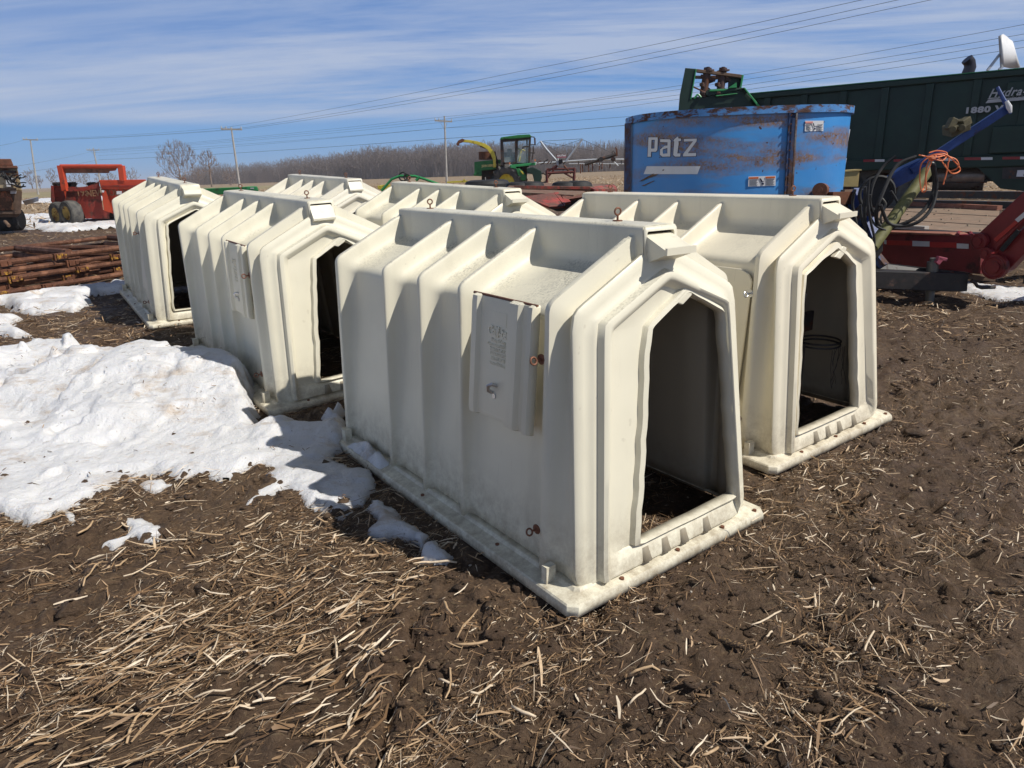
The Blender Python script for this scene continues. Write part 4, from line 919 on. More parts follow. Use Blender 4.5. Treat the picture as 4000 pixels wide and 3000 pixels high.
def red_spreader():
    Y=24.5;T=Thing('manure_spreader','red manure spreader with roof frame and twin tyres standing in snow','manure spreader',(P(350,870,Y)[0],Y,.3))
    T.part('side_wall',MB().pp([(600,375),(990,400),(1165,330),(1215,660),(1290,690),(1290,768),(1010,765),(950,600),(640,600),(598,560)],Y,.08,zs),M['red'])
    T.part('top_rail',MB().pp([(645,415),(985,392),(1160,360),(1185,405),(990,440),(650,455)],Y-.06,.12,zs),M['red'])
    T.part('rear_frame',MB().pp([(598,378),(632,385),(650,600),(610,580)],Y-.1,2.0,zs),M['red'],bevel=.01)
    T.part('front_box',MB().pp([(1165,312),(1720,305),(1720,420),(1195,418)],Y-.15,2.1,zs),M['red2'],bevel=.02)
    T.part('front_panel',MB().pp([(1190,418),(1720,420),(1720,700),(1320,705),(1290,670),(1228,660)],Y-.02,2.0,zs),M['red2'])
    T.part('panel_rib',MB().pp([(1200,375),(1720,372),(1720,386),(1200,388)],Y-.19,.05,zs),M['red'])
    T.part('shield',MB().pp([(1195,430),(1250,440),(1290,560),(1320,700),(1225,672)],Y-.20,.06,zs),M['red2'])
    T.part('under_frame',MB().pp([(940,690),(1700,690),(1700,765),(960,765)],Y+.5,1.0,zs),M['dark'])
    # roof frame
    def bar(a,b,w,nm='post'):
        A=Vector(P(*zs(*a),Y-.1));B=Vector(P(*zs(*b),Y-.1));return T.part(nm,MB().beam(A,B,w,w,up=(0,1,0)),M['red2'] if nm=='post' else M['red'])
    bar((712,140),(770,440),.16);bar((1428,140),(1450,318),.17)
    T.part('post',MB().pp([(748,430),(782,430),(776,540)],Y-.18,.1,zs),M['red2'])
    T.part('roof_beam',MB().tube([P(*zs(715,150),Y-.1),P(*zs(1432,150),Y-.1)],.07,10),M['red2'],smooth=True)
    T.part('roof_panel',MB().pp([(760,142),(1385,142),(1370,190),(1292,196),(1288,220),(740,222)],Y-.05,1.6,zs),M['wagon_h'])
    for x in (685,845,1085):
        mb=MB()
        for j in range(5): mb.box(P(*zs(x+j*9-18,372-((j*7)%13)),Y+.6),(.05,.3,.16),(0,.3*(j-2),0))
        T.part('beater_teeth',mb,M['dark'])
    ax=(-1,.25,0)
    wheel(T,P(*zs(705,715),Y-.1),(.5,.87,0),.42,.34,M['tyre'],M['rim']);wheel(T,P(*zs(842,700),Y-.4),(.5,.87,0),.42,.40,M['tyre'],M['rim'])
    T.part('sticker',MB().pp([(1372,442),(1435,442),(1435,478),(1375,480)],Y-.24,.02,zs),M['white']);T.part('sticker',MB().pp([(1196,430),(1228,432),(1226,458),(1200,456)],Y-.24,.02,zs),M['white'])
    M['faded_let']=paint('faded_lettering',(.26,.13,.07),.7,.2)
    for s_,x,yy,sz in(('195',905,500,.34),('NEWHOLLAND',1022,505,.30)):
        me=text_mesh(s_,sz,.008,0,.004,.85);p=P(*zs(x,yy),Y-.05);me.transform(Matrix.Translation(Vector(p)-T.loc)@Matrix.Rotation(R(90),4,'X'));link('lettering',me,M['faded_let'],T.o)
red_spreader()
# ------------------------------------------------------------------ green low implement seen behind the left hutches
M['green']=paint('green_paint',(.015,.16,.035),.45,.25,.15,(.03,.05,.02),scale=2);M['green_l']=paint('light_green_paint',(.03,.26,.08),.4,.15,scale=2);M['dgreen']=paint('dark_green_paint',(.002,.024,.013),.5,.3,scale=1.2);M['ygreen']=paint('yellow_machine_paint',(.60,.50,.05),.45,.15,.15,scale=4)
def header():
    Y=21;T=Thing('green_header','long low green machine header lying behind the left hutches','implement',(P(900,760,Y)[0],Y,.3))
    T.part('trough',MB().pp([(780,738),(1005,728),(1012,752),(785,764)],Y,.7),M['green'],bevel=.02)
    T.part('end_box',MB().pp([(962,729),(1002,728),(1008,746),(962,744)],Y-.1,.5),M['green_l'],bevel=.02)
    T.part('end_marking',MB().pp([(978,733),(992,733),(992,738),(978,738)],Y-.13,.02),M['greyw'])
header()
def arched():
    Y=17;T=Thing('green_arch_implement','yellow and green arched implement behind the back hutch roofs','implement',(P(1560,760,Y)[0],Y,.3))
    def bar(pts,r,m_,nm): T.part(nm,MB().tube([P(a,b,Y) for a,b in pts],r,8),m_,smooth=True)
    bar([(1490,745),(1530,700),(1562,687),(1620,688),(1660,700),(1720,722)],.030,M['green_l'],'arch_bar');bar([(1625,705),(1640,690)],.035,M['green_l'],'arch_bar')
    T.part('yellow_head',MB().pp([(1474,727),(1500,722),(1524,722),(1526,740),(1512,742),(1505,750),(1490,742),(1476,738)],Y,.5),M['ygreen'],bevel=.01)
    T.part('black_hoses',MB().ring(P(1575,690,Y),(0,1,0),.10,.02,14,6).ring(P(1590,692,Y-.05),(0,1,0),.07,.02,14,6),M['black'],smooth=True)
    single('yellow_bar',MB().pp([(1745,709),(1808,706),(1810,700),(1816,700),(1817,705),(1828,706),(1828,712),(1746,715)],19,.3),M['ygreen'],'thin yellow bar lying on the field left of the flat black tyre','implement')
arched()
# ------------------------------------------------------------------ forage harvester
zh=lambda a,b:(1650+a/2.765,450+b/2.765)
M['glass']=None
def harvester():
    g=MT('cab_glass');g.col((.55,.66,.66)).rough(.05);g.b.inputs['Alpha'].default_value=.28;M['glass']=g.m
    Y=34;KS[:]=[1.75,34];T=Thing('forage_harvester','green forage harvester with yellow curved spout and tall black framed cab','forage harvester',(P(1950,720,Y)[0],Y,.3))
    G1,G2,K=M['green'],M['green_l'],M['dark']
    T.part('engine_hood',MB().pp([(560,505),(690,490),(845,478),(850,580),(740,590),(640,598),(640,640),(562,655)],Y,2.0,zh),G1,bevel=.03)
    T.part('rear_counterweight',MB().pp([(552,632),(640,625),(640,660),(556,655)],Y-.05,2.1,zh),G1,bevel=.02)
    T.part('chassis',MB().pp([(640,590),(1130,560),(1130,720),(640,700)],Y+.5,1.1,zh),K)
    T.part('air_cleaner',MB().cyl(P(*zh(702,480),Y+.8),P(*zh(700,395),Y+.8),.24,16),M['rust'],smooth=True)
    # spout
    sp_=[(440,275),(520,280),(600,292),(680,318),(730,360),(765,410),(785,470),(785,560)];pts=[Vector(P(*zh(*q),Y-.10)) for q in sp_]
    T.part('spout',MB().pp([(440,262),(520,268),(600,283),(680,308),(735,345),(775,395),(793,450),(796,560),(768,566),(762,480),(738,420),(700,368),(650,338),(580,312),(500,294),(430,288)],Y-.15,.28,zh),M['ygreen'],bevel=.01)
    T.part('spout_liner',MB().tube([p+Vector((.10,.12,-.16)) for p in pts[2:]],.035,6),K)
    T.part('spout_flap',MB().pp([(365,310),(385,275),(430,252),(460,265),(430,290),(400,300),(400,325),(375,325)],Y-.2,.35,zh),M['rust'])
    # cab
    for q in([(840,265),(870,262),(885,500),(905,540),(855,545),(848,500)],[(1000,255),(1035,250),(1025,520),(1000,530)],[(1150,235),(1175,235),(1160,515),(1140,515)],[(870,262),(1000,255),(1000,280),(870,290)],[(1030,250),(1150,238),(1150,258),(1030,272)],[(870,510),(1010,505),(1010,545),(870,550)]): T.part('cab_frame',MB().pp(q,Y-.25,.12,zh),K,bevel=.01)
    T.part('cab_rear',MB().pp([(860,262),(1160,240),(1160,270),(860,290)],Y+1.2,.1,zh),K);T.part('cab_frame',MB().pp([(845,265),(865,265),(870,540),(850,540)],Y+1.1,.1,zh),K);T.part('cab_frame',MB().pp([(1120,250),(1140,250),(1135,520),(1118,520)],Y+1.1,.1,zh),K)
    T.part('cab_floor',MB().pp([(850,520),(1150,515),(1150,560),(850,575)],Y-.2,1.4,zh),K)
    T.part('cab_roof',MB().pp([(835,262),(850,238),(920,228),(1040,212),(1160,206),(1178,226),(1172,238),(1010,252)],Y-.35,1.7,zh),G1,bevel=.03)
    T.part('side_window',MB().pp([(872,290),(1000,280),(1000,508),(885,510)],Y-.20,.02,zh),M['glass']);T.part('windscreen',MB().pp([(1032,272),(1150,258),(1140,515),(1022,520)],Y-.20,.02,zh),M['glass'])
    T.part('lower_door_panel',MB().pp([(880,400),(1000,400),(1000,508),(888,510)],Y-.17,.03,zh),K)
    T.part('seat',MB().pp([(915,365),(965,360),(972,405),(965,500),(925,500)],Y+.3,.5,zh),K,bevel=.04)
    T.part('steering_column',MB().tube([P(*zh(1040,500),Y+.3),P(*zh(1065,375),Y+.3)],.04,6).ring(P(*zh(1066,372),Y+.3),(.3,0,1),.18,.02,16,6),M['ygreen'])
    T.part('mirror',MB().pp([(1205,240),(1222,245),(1225,318),(1208,318)],Y-.4,.08,zh),K,bevel=.01);T.part('mirror_arm',MB().tube([P(*zh(1170,232),Y-.35),P(*zh(1212,238),Y-.35)],.015,6).tube([P(*zh(1168,320),Y-.35),P(*zh(1225,318),Y-.35)],.015,6),K)
    hr=MB()
    for q in([(1080,360),(1095,340),(1150,335)],[(1165,405),(1215,408)],[(1195,330),(1200,380),(1185,480)],[(1165,350),(1160,480)]): hr.tube([P(*zh(*p),Y-.4) for p in q],.018,6)
    T.part('handrail',hr,K)
    T.part('deck_beam',MB().pp([(948,538),(1222,510),(1222,540),(1010,560),(1010,580),(948,568)],Y-.45,.3,zh),G2,bevel=.02);T.part('headlight',MB().cyl(P(*zh(954,552),Y-.45),P(*zh(954,552),Y-.52),.05,12),M['white'],smooth=True);T.part('headlight',MB().cyl(P(*zh(1218,522),Y-.45),P(*zh(1218,522),Y-.52),.04,12),M['white'],smooth=True)
    T.part('marker_light',MB().pp([(935,512),(950,510),(950,530),(936,530)],Y-.5,.05,zh),M['orange']);T.part('marker_light',MB().pp([(1208,478),(1225,476),(1226,496),(1210,498)],Y-.5,.05,zh),M['orange'])
    T.part('chain_housing',MB().pp([(1010,580),(1045,572),(1110,630),(1125,665),(1118,700),(1080,708),(1060,690),(1030,640)],Y-.55,.35,zh),G1,bevel=.03);T.part('housing_sticker',MB().pp([(1055,598),(1075,600),(1100,635),(1085,640)],Y-.57,.02,zh),M['ygreen'])
    T.part('feeder_head',MB().pp([(1120,575),(1200,560),(1285,600),(1290,680),(1270,735),(1210,735),(1190,640),(1130,620)],Y-.7,1.3,zh),M['dgreen'],bevel=.03)
    T.part('feed_roll',MB().cyl(P(*zh(1245,668),Y-.75),P(*zh(1245,668),Y-.6),.12,14).cyl(P(*zh(1240,705),Y-.75),P(*zh(1240,705),Y-.6),.09,14),M['zinc'],smooth=True)
    T.part('side_frame',MB().ring(P(*zh(1300,680),Y-.6),(.2,1,0),.22,.03,14,6),K)
    wheel(T,P(*zh(935,735),Y-.35),(.55,1,0),.78,.60,M['tyre'],M['ygreen'],30)
    M['yl']=paint('yellow_lettering',(.55,.50,.20),.5,.1)
    for s_,x,yy,sz,sx in(('JOHN DEERE',642,560,.135,.72),('5730',797,548,.13,.85)):
        me=text_mesh(s_,sz,.006,0,.008,sx);p=P(*zh(x,yy),Y-.02);me.transform(Matrix.Translation(Vector(p)-T.loc)@Matrix.Rotation(R(-1.5),4,'Y')@Matrix.Rotation(R(90),4,'X'));link('lettering',me,M['yl'],T.o)
M['orange']=paint('orange_lens',(.7,.22,.08),.3,.1)
harvester();KS[:]=[1.0,0.0]
# ------------------------------------------------------------------ flat tyre, red deck machine
def flat_stuff():
    c=Vector(P(1903,725,14.5));T=Thing('flat_tyre','big black tyre lying flat in front of the green harvester','tyre',c)
    T.part('tyre',MB().lathe(c,(0,0,1),[(.24,-.10),(.38,-.15),(.46,-.08),(.465,.03),(.43,.09),(.34,.115),(.24,.09)],40),M['black'],smooth=True);T.part('rim',MB().lathe(c,(0,0,1),[(.26,.08),(.21,.06),(.08,.07),(.0,.07)],24),M['rust'],smooth=True);T.part('valve_rod',MB().cyl(c+Vector((-.02,-.1,.05)),c+Vector((-.03,-.1,.17)),.008,6),M['pole'])
    Y=11.5;T=Thing('red_flatbed','low rusty red flatbed with a worn deck behind the middle hutches','flatbed trailer',(P(2200,840,Y)[0],Y,.25))
    zf=lambda a,b:(2000+a/3.16,450+b/3.16)
    def dk(a): return [zf(*q) for q in a]
    def quad(pxz,th,m_,nm): # polygon from (px,py,Y)
        T.part(nm,MB().prism([P(*zf(a,b),y) for a,b,y in pxz],(0,0,-th)),m_)
    quad([(-60,885,12.3),(960,900,12.0),(1260,905,13.6),(1230,850,15.2),(20,832,15.0)],.06,M['deck'],'deck')
    T.part('rear_rail',MB().pp(dk([(20,868),(960,885),(1000,915),(30,905)]),12.0,.10),M['redr'])
    T.part('side_wing',MB().prism([P(*zf(960,888),12.2),P(*zf(1260,850),14.8),P(*zf(1305,912),14.0),P(*zf(1020,915),11.8)],(0,.02,-.05)),M['redr'])
    quad([(60,915,11.6),(900,935,11.2),(860,968,10.6),(760,985,10.3),(80,950,10.6)],.05,M['deck'],'lower_deck')
    T.part('sloped_guard',MB().prism([P(*zf(280,985),10.2),P(*zf(520,955),10.5),P(*zf(640,1120),9.6),P(*zf(460,1130),9.3),P(*zf(330,1080),9.5)],(0,.05,-.03)),M['redr'])
    T.part('sloped_guard',MB().prism([P(*zf(520,952),10.5),P(*zf(570,950),10.6),P(*zf(660,1075),9.9),P(*zf(650,1115),9.6)],(0,.05,-.03)),M['redr'])
    T.part('torn_guard',MB().prism([P(*zf(620,995),10.3),P(*zf(850,975),10.6),P(*zf(860,1010),10.3),P(*zf(700,1035),10.2),P(*zf(730,1070),10.0),P(*zf(650,1080),9.9)],(0,.05,-.03)),M['redr'])
    T.part('side_guard',MB().prism([P(*zf(150,1000),10.0),P(*zf(280,985),10.2),P(*zf(330,1080),9.5),P(*zf(190,1030),9.7)],(0,.05,-.03)),M['redr'])
    T.part('under_frame',MB().prism([P(*zf(150,955),10.9),P(*zf(870,985),10.9),P(*zf(870,1160),10.9),P(*zf(560,1190),10.9),P(*zf(200,1040),10.9)],(0,.5,0)),M['dark'])
    T.part('bracket',MB().pp(dk([(475,845),(600,842),(600,855),(480,858)]),14.6,.1),M['dark'])
    for k,(a,b,lab) in enumerate([(30,858,0),(170,850,0),(600,850,0),(760,842,0)]):
        c=Vector(P(*zf(a+60,b+10),13.2));T.part('flat_wheel',MB().lathe(c+Vector((0,0,-.02)),(0.05,.05,1),[(.0,.04),(.10,.07),(.16,.08),(.24,.05),(.27,-.02),(.24,-.08)],28),M['black'],smooth=True)
M['deck']=paint('worn_deck',(.20,.13,.085),.8,.4,.3,(.16,.06,.035),scale=5);M['redr']=paint('rusty_red_sheet',(.36,.055,.035),.6,.3,.48,(.13,.055,.04),scale=3.2)
flat_stuff()
# ------------------------------------------------------------------ sprayer stand with sign and V arms
M['pipe']=paint('galvanised_pipe',(.50,.53,.56),.45,.15,scale=3,metal=.3);M['maroon']=paint('maroon_paint',(.12,.025,.018),.7,.35,scale=5)
def sprayer():
    KS[:]=[.55,21]
    Y=21;zf=lambda a,b:(2000+a/3.16,450+b/3.16);T=Thing('sprayer_stand','maroon frame stand carrying two pale V shaped arms and a small sign','sprayer',(P(2190,720,Y)[0],Y,.3))
    def t(nm,pts,r,m_,dy=0): T.part(nm,MB().tube([P(*zf(*q),Y+dy) for q in pts],r,8),m_,smooth=True)
    t('v_arm',[(350,322),(420,415),(560,572)],.055,M['pipe']);t('v_arm',[(868,293),(660,575)],.055,M['pipe'])
    for a,b in(((430,680),(430,835)),((770,655),(765,810))): t('leg',[a,b],.075,M['maroon'])
    t('top_beam',[(425,668),(780,658)],.05,M['maroon']);t('cross_beam',[(435,715),(765,700)],.07,M['maroon']);t('diagonal',[(440,770),(560,620)],.05,M['maroon']);t('diagonal',[(620,700),(765,780)],.05,M['maroon']);t('diagonal',[(640,620),(730,720)],.05,M['rust']);t('diagonal',[(450,690),(580,600)],.05,M['maroon'],.3)
    t('mast',[(562,530),(565,620)],.06,M['greyw']);t('valve_block',[(600,545),(605,600)],.11,M['dark'])
    for k in range(9): 
        r_=random.Random(k);x=310+k*40;t('nozzle_frame',[(x,610-30*r_.random()),(x+60*r_.uniform(.3,1),540+60*r_.random())],.028,M['dark'] if k%3 else M['rust'],.5)
    for a,b in(((350,325),(640,500)),((868,295),(500,420)),((868,300),(1200,450)),((350,322),(300,370)),((350,325),(1010,440)),((355,322),(860,292))): t('guy_wire',[a,b],.010,M['wire'],.2)
    T.part('sign_board',MB().pp([(548,482),(672,476),(674,520),(550,524)],Y-.2,.04,zf),M['maroon'])
    sb=T.part('sign_edge',MB().pp([(556,515),(668,510),(668,522),(558,524)],Y-.22,.03,zf),M['signpink'])
    me=text_mesh('MAXField',.082,.003,.25,.003,.78);p=P(*zf(556,514),Y-.25);me.transform(Matrix.Translation(Vector(p)-T.loc)@Matrix.Rotation(R(-2),4,'Y')@Matrix.Rotation(R(90),4,'X'));link('lettering',me,M['white'],T.o)
    Y2=30;c=P(*zf(1100,560),Y2);T=Thing('irrigation_boom','long pale irrigation pipe with drop posts across the field','irrigation boom',(c[0],Y2,.3))
    def t2(nm,pts,r,m_,dy=0): T.part(nm,MB().tube([P(*zf(*q),Y2+dy) for q in pts],r,8),m_,smooth=True)
    t2('main_pipe',[(300,592),(560,580),(700,568),(1000,548),(1500,545)],.065,M['pipe']);t2('lower_pipe',[(700,600),(1000,600),(1500,602)],.035,M['pipe'],1)
    for x,y0,y1 in((845,600,720),(870,600,700),(945,595,700),(995,590,690),(1080,590,680),(1112,590,665),(1210,600,650),(1350,560,600),(820,570,610)): t2('drop_post',[(x,y0),(x,y1)],.04,M['rust'] if y1>640 else M['dark'])
    t2('truss_leg',[(1240,558),(1310,625)],.05,M['pipe']);t2('truss_leg',[(980,560),(1080,620)],.05,M['pipe'])
    t2('conveyor_arm',[(900,605),(1100,545),(1290,480)],.13,M['dark'])
    T.part('gear_head',MB().pp([(1268,395),(1282,393),(1300,420),(1306,500),(1290,510),(1282,470),(1284,430)],Y2-.2,.4,zf),M['rust'])
    for x in(1100,1250): T.part('hub',MB().cyl(P(*zf(x,545),Y2-.2),P(*zf(x,545),Y2+.3),.18,12),M['dark'],smooth=True)
    t2('ring',[(1240,480),(1235,455),(1250,440),(1265,455),(1262,480)],.03,M['dark'])
M['signpink']=paint('sign_pink',(.45,.12,.18),.5,.1)
sprayer();KS[:]=[1.0,0.0]
#@@RIGHT
def Pz(px,py,z):
    d=_R*(px-2000)/FPX+_U*(1500-py)/FPX+_f;t=(z-CH)/d[2];return Vector((d[0]*t,d[1]*t,z))
# ------------------------------------------------------------------ blue feed mixer
def blue_mat():
    t=MT('rusted_blue');c=t.ramp(t.noise(1.2,4),[(.3,(.040,.23,.58)),(.7,(.060,.30,.68))])
    fd=t.ramp(t.noise(.9,5,.6),[(.45,(0,0,0)),(.7,(1,1,1))]);c=t.mix(t.math('MULTIPLY',fd,.45),c,(.13,.26,.50))
    pt=t.ramp(t.noise(1.15,3,.5,stretch=(.6,.6,3.2)),[(.50,(0,0,0)),(.64,(1,1,1))]);gr=t.ramp(t.noise(34,8,.8),[(.30,(0,0,0)),(.56,(1,1,1))])
    rc=t.ramp(t.noise(9,5,.7),[(.3,(.13,.065,.026)),(.7,(.30,.17,.075))])
    c=t.mix(t.math('MULTIPLY',pt,gr),c,rc)
    sp=t.ramp(t.noise(13,3,.5),[(.71,(0,0,0)),(.735,(1,1,1))]);c=t.mix(sp,c,(.07,.028,.018))
    t.col(c).rough(.42);t.bump(t.noise(3,3),.15,.03);return t.m
M['blue']=blue_mat();M['bluerim']=paint('chipped_blue_rim',(.08,.26,.58),.5,.2,.42,(.075,.035,.025),scale=5,stretch=(1,1,2.5));M['bluep']=paint('blue_frame',(.018,.055,.22),.45,.3,.22,(.05,.03,.025),scale=5);M['chan']=paint('dark_blue_channel',(.02,.05,.14),.5,.3,.45,(.07,.035,.025),scale=6)
TC=(2.89,9.0);TA,TB,TE=1.30,1.05,2.5
def tub_xy(t,off=0):
    c,s_=math.cos(t),math.sin(t);x=abs(c)**(2/TE)*math.copysign(1,c);y=abs(s_)**(2/TE)*math.copysign(1,s_);return (TC[0]+x*(TA+off),TC[1]+y*(TB+off))
def tub_hit(px,py,off=.006):
    d=_R*(px-2000)/FPX+_U*(1500-py)/FPX+_f;d=d/d[1];f=lambda Y:(abs((d[0]*Y-TC[0])/(TA+off))**TE+abs((Y-TC[1])/(TB+off))**TE)-1
    Y=TC[1]-TB-.3
    while f(Y)>0 and Y<TC[1]: Y+=.004
    return Vector((d[0]*Y,Y,CH+d[2]*Y))
def mixer():
    T=Thing('feed_mixer','rust streaked blue feed mixer tub with white lettering behind the cleanest hutch','feed mixer',(TC[0],TC[1],.3))
    n=96
    def band(z0,z1,off,thk):
        v=[];
        for z,o_ in((z0,off),(z1,off),(z1,off-thk),(z0,off-thk)):
            for k in range(n): x,y=tub_xy(2*math.pi*(k+.5)/n,o_);v.append((x,y,z))
        return MB().add(v,[(i_*n+k,i_*n+(k+1)%n,((i_+1)%4)*n+(k+1)%n,((i_+1)%4)*n+k) for i_ in range(4) for k in range(n)])
    tub=T.part('tub',band(.78,2.16,0,.01),M['blue'],smooth=True);T.part('rim',band(2.125,2.205,.03,.05),M['bluerim'],smooth=True,fa=50);T.part('floor',MB().add([tub_xy(2*math.pi*(k+.5)/n,-.01)+(.84,) for k in range(n)],[tuple(range(n))]),M['dark'])
    z4=lambda a,b:(2400+a/2.765,200+b/2.765)
    def decal(nm,polys,m_,off=.008,th=.004,par=tub):
        mb=MB()
        for pl in polys:
            ps=[tub_hit(*z4(*q),off) for q in pl];nrm=Vector((-.12,-1,0)).normalized();mb.prism(ps,-nrm*th*-1 if False else Vector((0.0005,.004,0)))
        return T.part(nm,mb,m_,par)
    # lettering P a t z, each glyph from convex pieces
    Pn=[[(368,930),(402,930),(395,1140),(358,1140)],[(402,930),(466,930),(469,958),(401,958)],[(436,958),(469,958),(464,1068),(432,1050)],[(398,1052),(432,1050),(464,1068),(448,1086),(397,1086)]]
    An=[[(495,950),(600,952),(609,966),(607,985),(494,982)],[(574,984),(607,985),(603,1138),(570,1138)],[(494,1062),(520,1040),(524,1108),(570,1104),(570,1138),(520,1140),(492,1120)],[(494,1062),(545,1020),(574,1018),(574,1044),(520,1062)]]
    Tn=[[(648,948),(690,918),(694,1000),(680,1104),(714,1104),(712,1138),(655,1138),(636,1122)],[(690,942),(720,944),(718,970),(690,972)],[(640,960),(660,942),(660,975),(640,975)]]
    Zn=[[(752,948),(890,944),(888,972),(750,976)],[(850,972),(888,972),(790,1106),(748,1104)],[(744,1104),(884,1098),(880,1134),(740,1136)]]
    for nm,g in(('letter_p',Pn),('letter_a',An),('letter_t',Tn),('letter_z',Zn)): decal('letter_outline',[[(a+(6 if a>sum(q[0] for q in pl)/len(pl) else -5),b+(6 if b>sum(q[1] for q in pl)/len(pl) else -5)) for a,b in pl] for pl in g],M['navy'],.006);decal('letter',g,M['white'],.010)  # navy printed outline under each white letter
    decal('stripe',[[(350+k*58-(0),1242),(350+(k+1)*58,1242),(350+(k+1)*58-(34 if True else 0),1328),(350+k*58-34,1328)] for k in range(10)],M['white'],.010)
    decal('scratch',[[(262,1408),(400,1330),(535,1275),(540,1284),(440,1345),(300,1400)],[(290,1455),(430,1396),(430,1404),(320,1455)]],M['mud'],.0135)
    def sticker(x0,y0,x1,y1,sl,kind,y2=None):
        o=decal('warning_sticker',[[(x0,y0),(x1,y0-sl),(x1-3,y1-sl),(x0-3,y1)]],M['white'],.010)
        W=x1-x0;H=y1-y0
        f=lambda u,v:(x0+W*u,y0+H*v-sl*u)
        hd=[(0.02,.37),(.63,.97)] if kind=='or' else [(.02,.42)]
        for a,b in hd: decal('sticker_heading',[[f(a,.06),f(b,.06),f(b,.24),f(a,.24)]],M['ored'] if kind=='or' else M['pinkh'],.0135,par=o)
        for a,b in((.05,.34),(.66,.95)):
            for k in range(5): decal('sticker_line',[[f(a,.34+k*.12),f(b-.04*(k%2),.34+k*.12),f(b-.04*(k%2),.38+k*.12),f(a,.38+k*.12)]],M['greyt'],.0135,par=o)
        decal('sticker_pictogram',[[f(.42,.25),f(.46,.22),f(.52,.55),f(.47,.6)],[f(.40,.2),f(.43,.2),f(.50,.42),f(.48,.45)],[f(.48,.68),f(.56,.66),f(.57,.84),f(.49,.86)],[f(.50,.52),f(.58,.48),f(.58,.52),f(.50,.58)]],M['navy'],.0135,par=o)
    sticker(1448,1355,1743,1462,10,'or');sticker(2060,752,2260,865,2,'pk')
    # seam channel and right panel edge, bolts
    for a,nm,m_,w_,o_ in((1898,'seam_strip',M['chan'],16,.03),(1935,'seam_channel',M['chan'],74,.010),(1974,'seam_strip',M['rim2'],18,.05)):
        T.part(nm,MB().prism([tub_hit(*z4(a-w_/2,668),o_),tub_hit(*z4(a+w_/2,668),o_),tub_hit(*z4(a-52+w_/2,1545),o_),tub_hit(*z4(a-52-w_/2,1545),o_)],(0,.02,0)),m_)
    for k in range(9): T.part('bolt',MB().cyl(tub_hit(*z4(1912-5*k,690+95*k),.036),tub_hit(*z4(1912-5*k,690+95*k),.05),.010,8),M['bolt'])
    # bolted lower ledge and chassis at right
    T.part('side_strip',MB().prism([tub_hit(2461,480,.02),tub_hit(2466,480,.02),tub_hit(2462,760,.02),tub_hit(2457,760,.02)],(-.05,.1,0)),M['chan'])
    T.part('edge_sticker',MB().prism([P(3318,505,8.9),P(3322,505,8.9),P(3308,580,8.9),P(3304,580,8.9)],(.01,.1,0)),M['white'])
    T.part('edge_sticker',MB().prism([P(3296,620,8.75),P(3308,618,8.75),P(3302,650,8.75),P(3290,652,8.75)],(.01,.05,0)),M['white'])
    T.part('chassis',MB().prism([Pz(3180,758,1.25)-Vector((0,0,.02)),P(3420,752,8.2),P(3450,800,8.0),P(3300,830,8.0),P(3170,800,8.2)],(0,.6,0)),M['mud'])
    T.part('chassis_rail',MB().beam(P(3240,775,7.9),P(3440,770,8.3),.08,.14),M['rust']);T.part('chassis_rail',MB().beam(P(3290,750,8.3),P(3420,745,8.7),.06,.05),M['mud'])
    T.part('end_roller',MB().cyl(P(3202,742,7.6),P(3212,742,8.0),.075,18).cyl(P(3201,742,7.58),P(3202,742,7.6),.03,12),M['bolt'],smooth=True)
    T.part('under_frame',MB().bbox((2.0,8.3,.50),(4.0,9.7,.78)),M['dark'])
    T.part('wheel',MB().lathe((2.0,9.2,.68),(1,0,0),[(.2,0),(.35,.0),(.40,.08),(.40,.25),(.35,.3),(.0,.3)],24),M['tyre'],smooth=True)
    T.part('wheel',MB().lathe((3.8,9.2,.68),(1,0,0),[(.2,0),(.35,.0),(.40,.08),(.40,.25),(.35,.3),(.0,.3)],24),M['tyre'],smooth=True)
    # drawbar
    T.part('drawbar',MB().prism([P(3180,1052,7.05),P(3785,1070,7.05),P(3778,1138,7.05),P(3740,1140,7.05),P(3180,1118,7.05)],(.02,.20,0)),M['black2'],bevel=.006)
    T.part('drawbar_brace',MB().prism([P(3180,1008,7.3),P(3430,1027,7.3),P(3790,1066,7.12),P(3790,1074,7.12),P(3180,1052,7.3)],(0,.08,0)),M['black2'])
    T.part('side_rail',MB().beam(P(3240,800,7.8),P(3440,1050,7.3),.12,.16),M['chan']);T.part('side_rail',MB().beam(P(3330,770,8.1),P(3400,960,7.6),.10,.30),M['bluep'])
    T.part('jack',MB().cyl(P(3628,1200,7.15),P(3645,1025,7.15),.044,14).cyl(P(3641,1060,7.15),P(3645,1022,7.15),.056,14).cyl(P(3645,1025,7.15),P(3647,1008,7.15),.035,12),M['zinc_d'],smooth=True)
    T.part('jack_cap',MB().beam(P(3657,1030,7.1),P(3675,1008,7.1),.05,.05).box(P(3678,1010,7.1),(.10,.05,.035),(0,.25,0)),M['pinkcap'],bevel=.006)
    T.part('hitch_tongue',MB().prism([P(3784,1074,7.1),P(3890,1085,7.1),P(3888,1099,7.1),P(3784,1092,7.1)],(0,.09,0)),M['mud'])
    T.part('jack_handle',MB().tube([P(3795,1096,7.0),P(3808,1104,7.0),P(3818,1118,7.0),P(3835,1124,7.0),P(3886,1122,7.0)],.018,8),M['dark'],smooth=True)
    for x in(3718,3765,3772,3790): T.part('bolt',MB().cyl(P(x,1072+(x-3718)*.1,7.12),P(x,1062+(x-3718)*.1,7.12),.02,8),M['rust'])
    # hose pole and lifting arm
    B=M['bluep']
    T.part('lift_arm',MB().beam(P(3560,668,7.6),P(3925,430,7.4),.07,.082,up=(0,0,1)),B,bevel=.006)
